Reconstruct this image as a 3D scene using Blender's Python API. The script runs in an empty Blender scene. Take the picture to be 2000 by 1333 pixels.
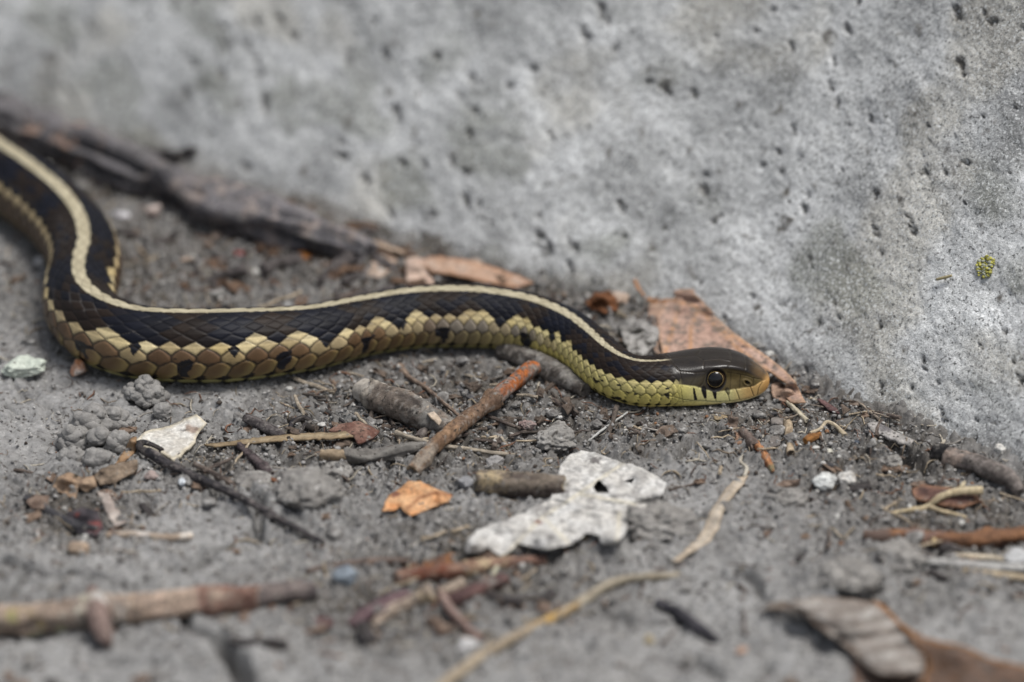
import bpy, math
import numpy as np
from mathutils.geometry import delaunay_2d_cdt
from mathutils import Vector

# ---------------------------------------------------------------- camera, sky, sun, exposure
# All building is done in millimetres and written to the meshes in metres.
MM = 0.001
PITCH = math.radians(28.0)
DIST = 1050.0                     # mm from the lens to the ground point in the middle of the picture
LENS = 36.0 * DIST / 200.0
FWD = np.array([0.0, math.cos(PITCH), -math.sin(PITCH)])
UPV = np.array([0.0, math.sin(PITCH), math.cos(PITCH)])
CAM = -DIST * FWD

scene = bpy.context.scene
col0 = scene.collection
cam_d = bpy.data.cameras.new('camera')
cam = bpy.data.objects.new('camera', cam_d)
col0.objects.link(cam)
cam.location = tuple(CAM * MM)
cam.rotation_euler = (math.pi / 2 - PITCH, 0, 0)
cam_d.lens = LENS
cam_d.sensor_width = 36.0
cam_d.clip_start = 0.02
cam_d.clip_end = 100.0
cam_d.dof.use_dof = True
cam_d.dof.aperture_fstop = 6.6
cam_d.dof.aperture_blades = 9
scene.camera = cam

world = bpy.data.worlds.new('World')
scene.world = world
world.use_nodes = True
wn, wl = world.node_tree.nodes, world.node_tree.links
bg = wn['Background']
sky = wn.new('ShaderNodeTexSky')
sky.sky_type = 'NISHITA'
sky.sun_disc = False
SUN_EL, SUN_AZ = math.radians(72), math.radians(98)      # azimuth from +Y (away from the camera) towards +X
sky.sun_elevation = SUN_EL
sky.sun_rotation = SUN_AZ
sky.dust_density = 3.0
sky.ozone_density = 1.0
hsv = wn.new('ShaderNodeHueSaturation')                   # thin overcast: a greyer sky
hsv.inputs['Saturation'].default_value = 0.42
wl.new(sky.outputs[0], hsv.inputs['Color'])
wl.new(hsv.outputs[0], bg.inputs['Color'])
bg.inputs['Strength'].default_value = 0.066

sun_d = bpy.data.lights.new('sun', 'SUN')
sun_d.energy = 1.5
sun_d.angle = math.radians(24)
sun_d.color = (1.0, 0.975, 0.94)
sun = bpy.data.objects.new('sun', sun_d)
col0.objects.link(sun)
sd = Vector((math.sin(SUN_AZ) * math.cos(SUN_EL), math.cos(SUN_AZ) * math.cos(SUN_EL), math.sin(SUN_EL)))
sun.rotation_euler = sd.to_track_quat('Z', 'Y').to_euler()
sun.location = tuple(sd * 2)

scene.view_settings.view_transform = 'Standard'
scene.view_settings.look = 'None'
scene.view_settings.exposure = 1.08
scene.view_settings.gamma = 1.0
scene.view_settings.use_curve_mapping = False

# ---------------------------------------------------------------- numpy helpers
def sstep(a, b, x):
    t = np.clip((np.asarray(x, float) - a) / (b - a), 0, 1)
    return t * t * (3 - 2 * t)

def _hash(ix, iy, iz, seed):
    h = (ix.astype(np.int64) * 374761393 + iy.astype(np.int64) * 668265263 + iz.astype(np.int64) * 2147483647 + seed * 974634777) & 0xFFFFFFFF
    h = ((h ^ (h >> 13)) * 1274126177) & 0xFFFFFFFF
    h = ((h ^ (h >> 16)) * 2246822519) & 0xFFFFFFFF
    return ((h ^ (h >> 15)) & 0xFFFFFF) / float(0xFFFFFF)

def noise3(x, y, z, seed=0):
    """value noise, -1..1"""
    x, y, z = np.broadcast_arrays(np.asarray(x, float), np.asarray(y, float), np.asarray(z, float))
    ix, iy, iz = np.floor(x).astype(np.int64), np.floor(y).astype(np.int64), np.floor(z).astype(np.int64)
    fx, fy, fz = x - ix, y - iy, z - iz
    fx, fy, fz = [f * f * f * (f * (f * 6 - 15) + 10) for f in (fx, fy, fz)]
    out = 0
    for dx in (0, 1):
        wx = fx if dx else 1 - fx
        for dy in (0, 1):
            wy = fy if dy else 1 - fy
            for dz in (0, 1):
                wz = fz if dz else 1 - fz
                out = out + wx * wy * wz * _hash(ix + dx, iy + dy, iz + dz, seed)
    return out * 2 - 1

def noise2(x, y, seed=0):
    x, y = np.broadcast_arrays(np.asarray(x, float), np.asarray(y, float))
    ix, iy = np.floor(x).astype(np.int64), np.floor(y).astype(np.int64)
    fx, fy = x - ix, y - iy
    fx, fy = [f * f * f * (f * (f * 6 - 15) + 10) for f in (fx, fy)]
    z = np.zeros_like(ix)
    return 2 * ((1 - fx) * (1 - fy) * _hash(ix, iy, z, seed) + fx * (1 - fy) * _hash(ix + 1, iy, z, seed)
                + (1 - fx) * fy * _hash(ix, iy + 1, z, seed) + fx * fy * _hash(ix + 1, iy + 1, z, seed)) - 1

def fbm2(x, y, octs=4, seed=0, gain=0.5):
    s, a, n = 0, 1.0, 0
    c, sn = math.cos(0.6), math.sin(0.6)
    for o in range(octs):
        s = s + a * noise2(x, y, seed + o * 17)
        n += a
        a *= gain
        x, y = (c * x - sn * y) * 2.03 + 3.1, (sn * x + c * y) * 2.03 - 1.7
    return s / n

def fbm3(x, y, z, octs=3, seed=0, gain=0.5):
    s, a, n = 0, 1.0, 0
    for o in range(octs):
        s = s + a * noise3(x, y, z, seed + o * 13)
        n += a
        a *= gain
        x, y, z = y * 2.05 + 1.3, z * 2.05 - 2.2, x * 2.05 + 0.7
    return s / n

def worley2(x, y, seed=0, jit=0.9):
    """F1, F2 and a random value per cell"""
    ix, iy = np.floor(x).astype(np.int64), np.floor(y).astype(np.int64)
    f1 = np.full(np.shape(x), 9.0); f2 = f1.copy(); cid = np.zeros(np.shape(x))
    z = np.zeros_like(ix)
    for dx in (-1, 0, 1):
        for dy in (-1, 0, 1):
            jx, jy = ix + dx, iy + dy
            h1, h2 = _hash(jx, jy, z, seed), _hash(jx, jy, z + 1, seed)
            d = np.hypot(jx + 0.5 + jit * (h1 - 0.5) - x, jy + 0.5 + jit * (h2 - 0.5) - y)
            m = d < f1
            f2 = np.where(m, f1, np.minimum(f2, d))
            cid = np.where(m, _hash(jx, jy, z + 2, seed), cid)
            f1 = np.where(m, d, f1)
    return f1, f2, cid

def catmull(P, n):
    """n points, evenly spaced, on a Catmull-Rom curve through the rows of P"""
    P = np.asarray(P, float)
    Q = np.vstack([2 * P[0] - P[1], P, 2 * P[-1] - P[-2]])
    out = []
    K = 24
    for i in range(1, len(Q) - 2):
        p0, p1, p2, p3 = Q[i - 1], Q[i], Q[i + 1], Q[i + 2]
        for k in range(K):
            t = k / K
            out.append(0.5 * (2 * p1 + (p2 - p0) * t + (2 * p0 - 5 * p1 + 4 * p2 - p3) * t * t + (3 * p1 - p0 - 3 * p2 + p3) * t ** 3))
    out.append(P[-1])
    out = np.array(out)
    s = np.concatenate([[0], np.cumsum(np.linalg.norm(np.diff(out[:, :2] if out.shape[1] < 3 else out[:, :3], axis=0), axis=1))])
    u = np.linspace(0, s[-1], n)
    return np.stack([np.interp(u, s, out[:, j]) for j in range(P.shape[1])], 1), s[-1]

def unproject(px, py, z=0.0):
    """the point of the place at height z (mm) seen at photograph pixel (px, py)"""
    k = 36.0 / LENS / 2000.0
    d = FWD + np.array([1.0, 0, 0]) * ((px - 1000.0) * k) + UPV * ((666.5 - py) * k)
    t = (z - CAM[2]) / d[2]
    return CAM + d * t

def project(P):
    P = np.asarray(P, float) - CAM
    k = 36.0 / LENS / 2000.0
    dep = P @ FWD
    return 1000 + P[..., 0] / dep / k, 666.5 - (P @ UPV) / dep / k

def polydist(x, y, poly):
    """distance from points to a polyline and the position along it"""
    best = np.full(np.shape(x), 1e9)
    for (ax, ay), (bx, by) in zip(poly[:-1], poly[1:]):
        dx, dy = bx - ax, by - ay
        L2 = dx * dx + dy * dy + 1e-9
        t = np.clip(((x - ax) * dx + (y - ay) * dy) / L2, 0, 1)
        best = np.minimum(best, np.hypot(x - ax - t * dx, y - ay - t * dy))
    return best

def inside(x, y, poly):
    c = np.zeros(np.shape(x), bool)
    n = len(poly)
    for i in range(n):
        x1, y1 = poly[i]; x2, y2 = poly[(i + 1) % n]
        m = ((y1 > y) != (y2 > y)) & (x < (x2 - x1) * (y - y1) / (y2 - y1 + 1e-12) + x1)
        c ^= m
    return c

rng = np.random.default_rng(7)

# ---------------------------------------------------------------- materials
def vmat(name, rough=0.85, spec=0.3, nscale=900, namt=0.35, bscale=1800, bdist=0.12, bstr=0.6, detail=6, speck=None, grain=None, coat=0.0, trans=0.0):
    """a material that takes its colour from the mesh's 'col' attribute and adds grain and fine relief"""
    m = bpy.data.materials.new(name)
    m.use_nodes = True
    n, l = m.node_tree.nodes, m.node_tree.links
    b = n['Principled BSDF']
    b.inputs['Roughness'].default_value = rough
    b.inputs['Specular IOR Level'].default_value = spec
    if coat:
        b.inputs['Coat Weight'].default_value = coat
        b.inputs['Coat Roughness'].default_value = 0.12
    at = n.new('ShaderNodeAttribute'); at.attribute_name = 'col'
    tc = n.new('ShaderNodeTexCoord')
    nz = n.new('ShaderNodeTexNoise'); nz.inputs['Scale'].default_value = nscale
    nz.inputs['Detail'].default_value = detail; nz.inputs['Roughness'].default_value = 0.65
    l.new(tc.outputs['Object'], nz.inputs['Vector'])
    mr = n.new('ShaderNodeMapRange')
    mr.inputs['From Min'].default_value = 0.25; mr.inputs['From Max'].default_value = 0.75
    mr.inputs['To Min'].default_value = 1 - namt; mr.inputs['To Max'].default_value = 1 + namt
    l.new(nz.outputs['Fac'], mr.inputs['Value'])
    mul = n.new('ShaderNodeVectorMath'); mul.operation = 'SCALE'
    l.new(at.outputs['Color'], mul.inputs[0]); l.new(mr.outputs[0], mul.inputs['Scale'])
    out = mul.outputs[0]
    if speck:
        for (sc, thr, c) in speck:
            vo = n.new('ShaderNodeTexVoronoi'); vo.inputs['Scale'].default_value = sc
            l.new(tc.outputs['Object'], vo.inputs['Vector'])
            wn_ = n.new('ShaderNodeTexWhiteNoise'); l.new(vo.outputs['Position'], wn_.inputs['Vector'])
            a = n.new('ShaderNodeMath'); a.operation = 'GREATER_THAN'; a.inputs[1].default_value = thr
            l.new(wn_.outputs['Value'], a.inputs[0])
            d = n.new('ShaderNodeMath'); d.operation = 'LESS_THAN'; d.inputs[1].default_value = 0.36
            l.new(vo.outputs['Distance'], d.inputs[0])
            f = n.new('ShaderNodeMath'); f.operation = 'MULTIPLY'
            l.new(a.outputs[0], f.inputs[0]); l.new(d.outputs[0], f.inputs[1])
            mx = n.new('ShaderNodeMix'); mx.data_type = 'RGBA'
            mx.inputs[7].default_value = (*c, 1)
            l.new(f.outputs[0], mx.inputs[0]); l.new(out, mx.inputs[6])
            out = mx.outputs[2]
    if grain:
        for q, (sc, lo, hi, c) in enumerate(grain):
            ng = n.new('ShaderNodeTexNoise'); ng.inputs['Scale'].default_value = sc
            ng.inputs['Detail'].default_value = 3; ng.inputs['Roughness'].default_value = 0.6
            mp = n.new('ShaderNodeMapping'); mp.inputs['Location'].default_value = (0.37 * q + 0.1, 0.21 * q, 0.13 * q)
            l.new(tc.outputs['Object'], mp.inputs['Vector']); l.new(mp.outputs[0], ng.inputs['Vector'])
            rg = n.new('ShaderNodeMapRange'); rg.inputs['From Min'].default_value = lo; rg.inputs['From Max'].default_value = hi
            l.new(ng.outputs['Fac'], rg.inputs['Value'])
            mx = n.new('ShaderNodeMix'); mx.data_type = 'RGBA'; mx.inputs[7].default_value = (*c, 1)
            l.new(rg.outputs[0], mx.inputs[0]); l.new(out, mx.inputs[6])
            out = mx.outputs[2]
    l.new(out, b.inputs['Base Color'])
    if bdist:
        nb = n.new('ShaderNodeTexNoise'); nb.inputs['Scale'].default_value = bscale
        nb.inputs['Detail'].default_value = 5; nb.inputs['Roughness'].default_value = 0.7
        l.new(tc.outputs['Object'], nb.inputs['Vector'])
        bp = n.new('ShaderNodeBump'); bp.inputs['Distance'].default_value = bdist * MM
        bp.inputs['Strength'].default_value = bstr
        l.new(nb.outputs['Fac'], bp.inputs['Height'])
        l.new(bp.outputs[0], b.inputs['Normal'])
    if trans:
        tr = n.new('ShaderNodeBsdfTranslucent'); l.new(out, tr.inputs['Color'])
        ms = n.new('ShaderNodeMixShader'); ms.inputs[0].default_value = trans
        l.new(b.outputs[0], ms.inputs[1]); l.new(tr.outputs[0], ms.inputs[2])
        l.new(ms.outputs[0], n['Material Output'].inputs['Surface'])
    return m

MAT = {
    'soil': vmat('dried_mud', 0.95, 0.12, 700, 0.42, 2300, 0.32, 0.9, 8,
                 grain=[(1000, 0.62, 0.72, (0.42, 0.41, 0.39)), (800, 0.58, 0.68, (0.075, 0.068, 0.062)), (240, 0.62, 0.72, (0.11, 0.10, 0.092))]),
    'concrete': vmat('weathered_concrete', 0.95, 0.15, 1500, 0.6, 2600, 0.36, 1.0, 7,
                     grain=[(1800, 0.54, 0.64, (0.62, 0.63, 0.62)), (1350, 0.57, 0.67, (0.13, 0.132, 0.128)), (230, 0.62, 0.74, (0.14, 0.13, 0.115))]),
    'bark': vmat('bark', 0.92, 0.18, 1300, 0.6, 2000, 0.38, 0.95, 8, grain=[(700, 0.60, 0.70, (0.21, 0.195, 0.175)), (900, 0.60, 0.70, (0.03, 0.026, 0.023))]),
    'wood': vmat('weathered_wood', 0.85, 0.2, 1100, 0.45, 2200, 0.20, 0.9, 7),
    'leaf': vmat('dry_leaf', 0.85, 0.2, 1000, 0.42, 1900, 0.26, 0.9, 7, grain=[(800, 0.66, 0.74, (0.16, 0.15, 0.135))], trans=0.12),
    'stone': vmat('pebble_stone', 0.85, 0.2, 900, 0.4, 1700, 0.28, 0.9, 7, grain=[(700, 0.64, 0.72, (0.17, 0.16, 0.15))]),
    'clay': vmat('worm_cast_clay', 0.93, 0.15, 1000, 0.35, 1700, 0.30, 0.9, 7, speck=[(1500, 0.93, (0.05, 0.045, 0.04))]),
    'crumb': vmat('soil_crumb', 0.95, 0.12, 1500, 0.4, 2300, 0.25, 0.8, 5),
    'skin': vmat('snake_skin', 0.42, 0.35, 2500, 0.16, 4200, 0.03, 0.5, 4),
    'eye': vmat('snake_eye', 0.03, 0.42, 1500, 0.1, 1000, 0, 0, 2, coat=0.0),
    'lichen': vmat('lichen', 0.95, 0.1, 1800, 0.4, 2600, 0.2, 0.8, 5),
}

# ---------------------------------------------------------------- mesh and object helpers
def make_mesh(name, V, F, C=None, mat=None, smooth=True):
    """V in mm"""
    me = bpy.data.meshes.new(name)
    V = np.asarray(V, np.float32) * MM
    if isinstance(F, np.ndarray):
        k = F.shape[1]
        me.vertices.add(len(V)); me.vertices.foreach_set('co', V.ravel())
        me.loops.add(F.size); me.loops.foreach_set('vertex_index', F.astype(np.int32).ravel())
        me.polygons.add(len(F))
        me.polygons.foreach_set('loop_start', np.arange(0, F.size, k, dtype=np.int32))
        me.polygons.foreach_set('loop_total', np.full(len(F), k, np.int32))
        me.update(calc_edges=True)
    else:
        me.from_pydata([tuple(map(float, v)) for v in V], [], [tuple(map(int, f)) for f in F])
    me.validate(clean_customdata=False)
    if smooth:
        me.polygons.foreach_set('use_smooth', np.ones(len(me.polygons), bool))
    if C is not None:
        C = np.asarray(C, np.float32)
        if C.ndim == 1:
            C = np.tile(C, (len(V), 1))
        C4 = np.ones((len(V), 4), np.float32); C4[:, :3] = np.clip(C, 0.002, 0.95)
        a = me.color_attributes.new('col', 'FLOAT_COLOR', 'POINT')
        a.data.foreach_set('color', C4.ravel())
    if mat:
        me.materials.append(MAT[mat] if isinstance(mat, str) else mat)
    return me

def link(name, me, parent=None, loc=None):
    o = bpy.data.objects.new(name, me)
    col0.objects.link(o)
    if loc is not None:
        o.location = tuple(np.asarray(loc, float) * MM)
    if parent is not None:
        o.parent = parent
    return o

def tag(o, label, cat, group=None):
    o['label'] = label; o['category'] = cat
    if group:
        o['group'] = group
    return o

def empty(name, loc, label, cat, group=None):
    o = link(name, None, None, loc)
    o.empty_display_size = 0.005
    return tag(o, label, cat, group)

def grid_faces(nr, nc, wrap=False):
    r, c = np.meshgrid(np.arange(nr - 1), np.arange(nc if wrap else nc - 1), indexing='ij')
    c2 = (c + 1) % nc
    return np.stack([r * nc + c, r * nc + c2, (r + 1) * nc + c2, (r + 1) * nc + c], -1).reshape(-1, 4)

def spaced(lo, hi, step, far, grow=1.35):
    a = list(np.arange(lo, hi + step * 0.5, step))
    s = step
    while a[-1] < far:
        s *= grow; a.append(a[-1] + s)
    s = step
    while a[0] > -far:
        s *= grow; a.insert(0, a[0] - s)
    return np.array(a)
# ---------------------------------------------------------------- the snake's path (needed by the ground, which is pressed flat under it)
SNAKE_PX = [(-80, 286, 7.3), (0, 339, 7.3), (60, 380, 7.3), (118, 428, 7.3), (156, 479, 7.3), (166, 524, 7.25), (156, 569, 7.2),
            (160, 606, 7.2), (190, 639, 7.2), (250, 665, 7.2), (330, 675, 7.2), (450, 675, 7.2), (600, 661, 6.5), (700, 639, 6.1),
            (800, 622, 6.2), (900, 618, 6.3), (980, 623, 6.1), (1050, 636, 5.8), (1110, 660, 5.45), (1150, 688, 5.15),
            (1185, 718, 5.0), (1215, 736, 4.85), (1245, 744, 4.8), (1280, 744, 4.86), (1320, 740, 4.7), (1390, 737, 4.5), (1503, 737, 4.5)]
SP = []
for px, py, r in SNAKE_PX:
    p = unproject(px, py, r * 0.94)
    SP.append((p[0], p[1], r * 0.94, r))
a0 = SP[0]
# out of the picture the body goes on behind the frame's left edge and tapers into the tail
tail = [(-250, 40, 0.6), (-225, 30, 1.6), (-205, 36, 2.8), (-195, 55, 4.0), (-200, 78, 5.0), (-195, 100, 5.8), (-178, 118, 6.5),
        (-155, 122, 7.0), (-135, 112, 7.2)]
tail = [(a0[0] - 108 + (x + 230), a0[1] - 98 + y, r * 0.94, r) for x, y, r in tail]
SP = np.array(tail + SP)
spath, slen = catmull(SP, 5200)
sarc = np.linspace(0, slen, len(spath))
ground_track = [(x, y) for x, y in spath[::60, :2]]

# ---------------------------------------------------------------- ground height
WALL_PX = [(-400, 95), (-200, 165), (0, 228), (250, 305), (550, 405), (800, 492), (1050, 562), (1280, 612), (1480, 690), (1640, 795),
           (1820, 872), (2000, 935), (2250, 1025)]
WB = np.array([unproject(x, y)[:2] for x, y in WALL_PX])
def wall_y(x):
    x = np.asarray(x, float)
    y = np.interp(x, WB[:, 0], WB[:, 1])
    sl = (WB[1, 1] - WB[0, 1]) / (WB[1, 0] - WB[0, 0]); sr = (WB[-1, 1] - WB[-2, 1]) / (WB[-1, 0] - WB[-2, 0])
    y = np.where(x < WB[0, 0], WB[0, 1] + sl * (x - WB[0, 0]), y)
    return np.where(x > WB[-1, 0], WB[-1, 1] + sr * (x - WB[-1, 0]), y)

def pxline(pts):
    return [tuple(unproject(x, y)[:2]) for x, y in pts]
CRACKS = [(pxline(p), w, d) for p, w, d in [
    ([(500, 985), (507, 1010), (500, 1050)], 1.0, 2.6),
    ([(0, 1105), (45, 1118), (90, 1138), (190, 1140)], 0.9, 2.2),
    ([(60, 1130), (25, 1160), (0, 1180)], 0.8, 2.0),
    ([(425, 1255), (455, 1290), (480, 1345)], 1.6, 4.0),
    ([(380, 1110), (405, 1085), (440, 1070)], 1.3, 2.6),
    ([(1320, 905), (1345, 880), (1375, 858), (1410, 850)], 0.7, 2.0),
    ([(1400, 845), (1440, 862), (1470, 868)], 0.6, 1.6),
    ([(640, 925), (655, 945), (650, 965)], 0.7, 2.2),
    ([(350, 1195), (365, 1230), (400, 1250)], 0.9, 2.0),
    ([(1640, 1155), (1670, 1160), (1700, 1150)], 1.6, 3.0),
    ([(1720, 880), (1770, 905), (1800, 920)], 1.2, 2.4),
    ([(560, 1090), (620, 1075), (700, 1078)], 0.5, 0.9),
    ([(1440, 1110), (1475, 1135), (1500, 1180)], 0.7, 1.4),
    ([(1530, 1090), (1560, 1075)], 1.0, 1.6), ([(180, 1140), (260, 1150), (300, 1135)], 0.9, 1.8), ([(1180, 1190), (1240, 1215), (1330, 1210)], 0.8, 1.5),
    ([(1000, 1150), (1060, 1170), (1090, 1165)], 0.7, 1.3), ([(640, 1240), (720, 1260), (800, 1255)], 0.9, 1.6), ([(1360, 1290), (1400, 1320)], 1.3, 2.2), ([(220, 1290), (300, 1300)], 1.2, 1.8), ([(1840, 1150), (1920, 1165), (1990, 1150)], 1.0, 1.6), ([(880, 1080), (930, 1090)], 0.7, 1.3),
]]
LUMPS = [(unproject(x, y)[:2], rx, ry, h) for x, y, rx, ry, h in [      # hummocks of dried mud (pixel, half sizes mm, height mm)
    (590, 985, 9, 7, 1.6), (470, 990, 5, 4, 1.3), (650, 915, 4.5, 3, 1.2), (1090, 855, 3.5, 3, 1.2), (1360, 900, 8, 8, 1.2),
    (1660, 1125, 9, 6, 1.8), (1760, 1090, 6, 4, 1.7), (1920, 1180, 10, 9, 1.2), (1590, 905, 10, 7, 0.9), (700, 1050, 16, 9, 0.7),
    (500, 1110, 12, 9, 0.8), (150, 1120, 14, 8, 0.9), (1200, 1290, 20, 14, 0.9), (500, 1290, 16, 10, 0.9), (880, 1300, 20, 9, 0.7),
    (1480, 1010, 10, 8, 0.8), (1730, 900, 4, 4, 1.5), (1790, 905, 3.5, 3, 1.4), (1690, 935, 4, 3, 1.0), (400, 640, 9, 9, -0.6)]]
HOLES = [(unproject(x, y)[:2], rx, ry, h) for x, y, rx, ry, h in [
    (1300, 810, 10, 5, 1.2), (1415, 800, 8, 4, 1.0), (590, 855, 5, 3, 0.9), (960, 900, 3, 2, 1.0), (1075, 835, 3, 2, 1.0),
    (770, 835, 5, 3, 1.0), (1690, 1160, 5, 4, 1.8), (1460, 835, 6, 4, 0.9), (120, 1030, 6, 4, 1.0), (1600, 1090, 5, 2, 1.0),
    (1210, 1050, 5, 2, 0.8), (430, 1285, 4, 5, 1.0), (310, 1120, 5, 4, 0.7)]]
DEBRIS = [(unproject(x, y)[:2], r) for x, y, r in [(820, 800, 30), (1050, 800, 26), (930, 870, 20), (1500, 830, 18), (640, 860, 18), (1720, 900, 22),
                                                   (1250, 830, 14), (150, 1000, 13), (1850, 1020, 22), (330, 520, 30), (700, 520, 24),
                                                   (1180, 620, 16), (560, 460, 20), (820, 530, 20), (1050, 590, 16), (200, 340, 22), (1620, 810, 12), (1560, 800, 12), (400, 900, 12), (900, 1110, 22), (750, 1170, 18)]]
def debris_at(x, y):
    d = np.zeros(np.shape(x))
    for (c, r) in DEBRIS:
        d = np.maximum(d, np.exp(-(((x - c[0]) ** 2 + ((y - c[1])) ** 2) / (r * r))))
    return d

def ground_lo(x, y):
    h = 0.9 * fbm2(x / 55, y / 55, 2, 3)
    dw = wall_y(x) - y
    h = h + 2.2 * np.exp(-np.clip(dw + 2, 0, 400) / 5.0)
    near = sstep(7.0, 16.0, polydist(x, y, ground_track))
    return h * near

def ground_h(x, y, fine=True):
    x = np.asarray(x, float); y = np.asarray(y, float)
    r2 = np.hypot(x, y)
    near = sstep(6.0, 12.0, polydist(x, y, ground_track))
    dw = wall_y(x) - y
    dbr = debris_at(x, y)
    h = 0.9 * fbm2(x / 55, y / 55, 2, 3) + 2.2 * np.exp(-np.clip(dw + 2, 0, 400) / 5.0)
    mid = 1.5 * fbm2(x / 13, y / 13, 3, 11) + 0.75 * fbm2(x / 5, y / 5, 2, 13)
    for (c, rx, ry, a) in LUMPS:
        q = ((x - c[0]) / rx) ** 2 + ((y - c[1]) / ry) ** 2
        q = q * (1 + 0.45 * noise2(x / 3.1, y / 3.1, 77))
        mid = mid + a * sstep(1.25, 0.35, q)
    for (c, rx, ry, a) in HOLES:
        q = ((x - c[0]) / rx) ** 2 + ((y - c[1]) / ry) ** 2
        mid = mid - a * np.exp(-1.4 * q * (1 + 0.5 * noise2(x / 2.5, y / 2.5, 78)))
    f1, f2, cid = worley2(x / 7.5 + 0.35 * noise2(x / 4, y / 4, 5), y / 7.5 + 0.35 * noise2(x / 4, y / 4, 6), 21)
    mid = mid + 0.55 * (cid - 0.5) * sstep(0.02, 0.22, f2 - f1)
    h = (h + mid * 0.9) * (0.12 + 0.88 * near)
    if fine:
        g1, g2, gid = worley2(x / 2.3, y / 2.3, 31)
        clod = sstep(0.55, 0.05, g1) * gid
        rough = np.clip(0.62 + 0.9 * dbr + 0.5 * fbm2(x / 20, y / 20, 2, 41), 0.15, 1.3)
        h = h + 1.05 * rough * clod * (0.35 + 0.65 * near)
        h = h - (0.8 + 0.8 * dbr) * sstep(0.18, 0.02, g2 - g1) * sstep(-0.05, 0.35, dbr + 0.6 * fbm2(x / 11, y / 11, 2, 43)) * (0.2 + 0.8 * near)
        k1, k2, kid = worley2(x / 0.95, y / 0.95, 33)
        h = h + 0.46 * rough * sstep(0.6, 0.1, k1) * kid
        h = h - 1.1 * sstep(0.11, 0.02, f2 - f1) * sstep(0.05, 0.4, noise2(x / 19, y / 19, 47)) * near
        h = h + 0.58 * fbm2(x / 3.2, y / 3.2, 4, 51, 0.66)
        h = h - 0.5 * np.clip(noise2(x / 1.9, y / 1.9, 61) - 0.52, 0, 1) * 2.0
        h = h - 4.5 * np.clip(fbm2(x / 5.5, y / 5.5, 3, 63) - 0.36, 0, 0.35) * near
        for (pl, w, d) in CRACKS:
            wob = 0.6 * noise2(x / 1.6, y / 1.6, 71) + 0.35 * noise2(x / 0.6, y / 0.6, 72)
            dd = polydist(x, y, pl)
            h = h - 1.5 * d * sstep(w * 1.6, w * 0.45, dd + wob * w * 0.6) * near + 0.35 * np.exp(-((dd - 2.2 * w) / (1.6 * w)) ** 2) * near
    return h

gx = spaced(-150, 150, 0.46, 4000)
gy = np.concatenate([[-4200, -3000, -2000, -1400, -1000, -700, -500, -400, -330, -280, -250, -230, -215, -205, -198],
                     np.arange(-193, -75, 0.62), np.arange(-75, 45, 0.42), np.arange(45, 150, 0.7), [152, 156, 162, 172, 190, 230, 300, 450, 700, 1200, 2200, 4200]])
GX, GY = np.meshgrid(gx, gy)
GZ = ground_h(GX.ravel(), GY.ravel()).reshape(GX.shape)
far = sstep(130, 400, np.hypot(GX, GY * 0.7))
GZ = GZ * (1 - far) + far * 1.5 * fbm2(GX / 60, GY / 60, 2, 3)
keep = (GY < wall_y(GX) + 14) | (np.abs(GX) > 140)
gf = grid_faces(len(gy), len(gx))
gf = gf[keep.ravel()[gf].any(1)]
gv = np.stack([GX.ravel(), GY.ravel(), GZ.ravel()], 1)
used = np.zeros(len(gv), bool); used[gf.ravel()] = True
rm = np.cumsum(used) - 1
gv = gv[used]; gf = rm[gf]
x, y = gv[:, 0], gv[:, 1]
hum_shade = np.clip(debris_at(x, y) * (0.75 + 0.7 * fbm2(x / 5, y / 5, 3, 91)) + 0.25 * np.clip(fbm2(x / 9, y / 9, 3, 92), 0, 1), 0, 1)  # dark humus in the debris; near the root also a painted shadow
dry = 0.5 + 0.5 * fbm2(x / 17, y / 17, 3, 95) + 0.55 * fbm2(x / 5.5, y / 5.5, 3, 96)
gc = (np.array([0.245, 0.242, 0.236])[None] * (0.80 + 0.40 * dry[:, None]))
hum_shade = np.clip(hum_shade * 1.1, 0, 1)
gc = gc * (1 - 0.85 * hum_shade[:, None]) + np.array([0.085, 0.075, 0.064])[None] * 0.85 * hum_shade[:, None]
ground = link('ground', make_mesh('ground', gv, gf, gc, 'soil'))
ground['kind'] = 'structure'
del GX, GY, GZ

# ---------------------------------------------------------------- the leaning concrete wall
LEAN = math.radians(36)
wx = spaced(-178, 178, 0.52, 3000)
wh = np.concatenate([np.arange(-14, 0, 1.2), np.arange(0, 122, 0.5), [122.5, 124, 127, 132, 140, 155, 180, 220, 280, 360, 470, 600]])
ux = np.arange(-5000.0, 5000.0, 1.0)
def smooth(a, w):
    return np.convolve(np.pad(a, w, mode='reflect', reflect_type='odd'), np.ones(2 * w + 1) / (2 * w + 1), 'valid')
uy = smooth(wall_y(ux), 10)
by = np.interp(wx, ux, uy)
uyn = np.gradient(smooth(wall_y(ux), 60))
nbx = np.interp(wx, ux, -uyn / np.hypot(1, uyn)); nby = np.interp(wx, ux, 1 / np.hypot(1, uyn))
nl = np.hypot(nbx, nby); nbx /= nl; nby /= nl
tl = np.hypot(np.gradient(wx), np.gradient(by))
HH, XX = np.meshgrid(wh, wx, indexing='ij')
BX, BY = np.broadcast_to(wx, HH.shape), np.broadcast_to(by, HH.shape)
NX, NY = np.broadcast_to(nbx, HH.shape), np.broadcast_to(nby, HH.shape)
sarcw = np.broadcast_to(np.cumsum(tl) - np.cumsum(tl)[len(wx) // 2], HH.shape)
u_, v_ = sarcw.ravel(), HH.ravel()
disp = 1.1 * fbm2(u_ / 34, v_ / 34, 2, 101) + 0.42 * fbm2(u_ / 8, v_ / 8, 3, 103) + 0.40 * fbm2(u_ / 2.4, v_ / 2.4, 4, 105, 0.72)
k1, k2, kid = worley2(u_ / 1.15, v_ / 1.15, 107)
disp = disp + 0.30 * sstep(0.62, 0.1, k1) * kid
wo = 0.30 * noise2(u_ / 1.7, v_ / 1.7, 111)
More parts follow.
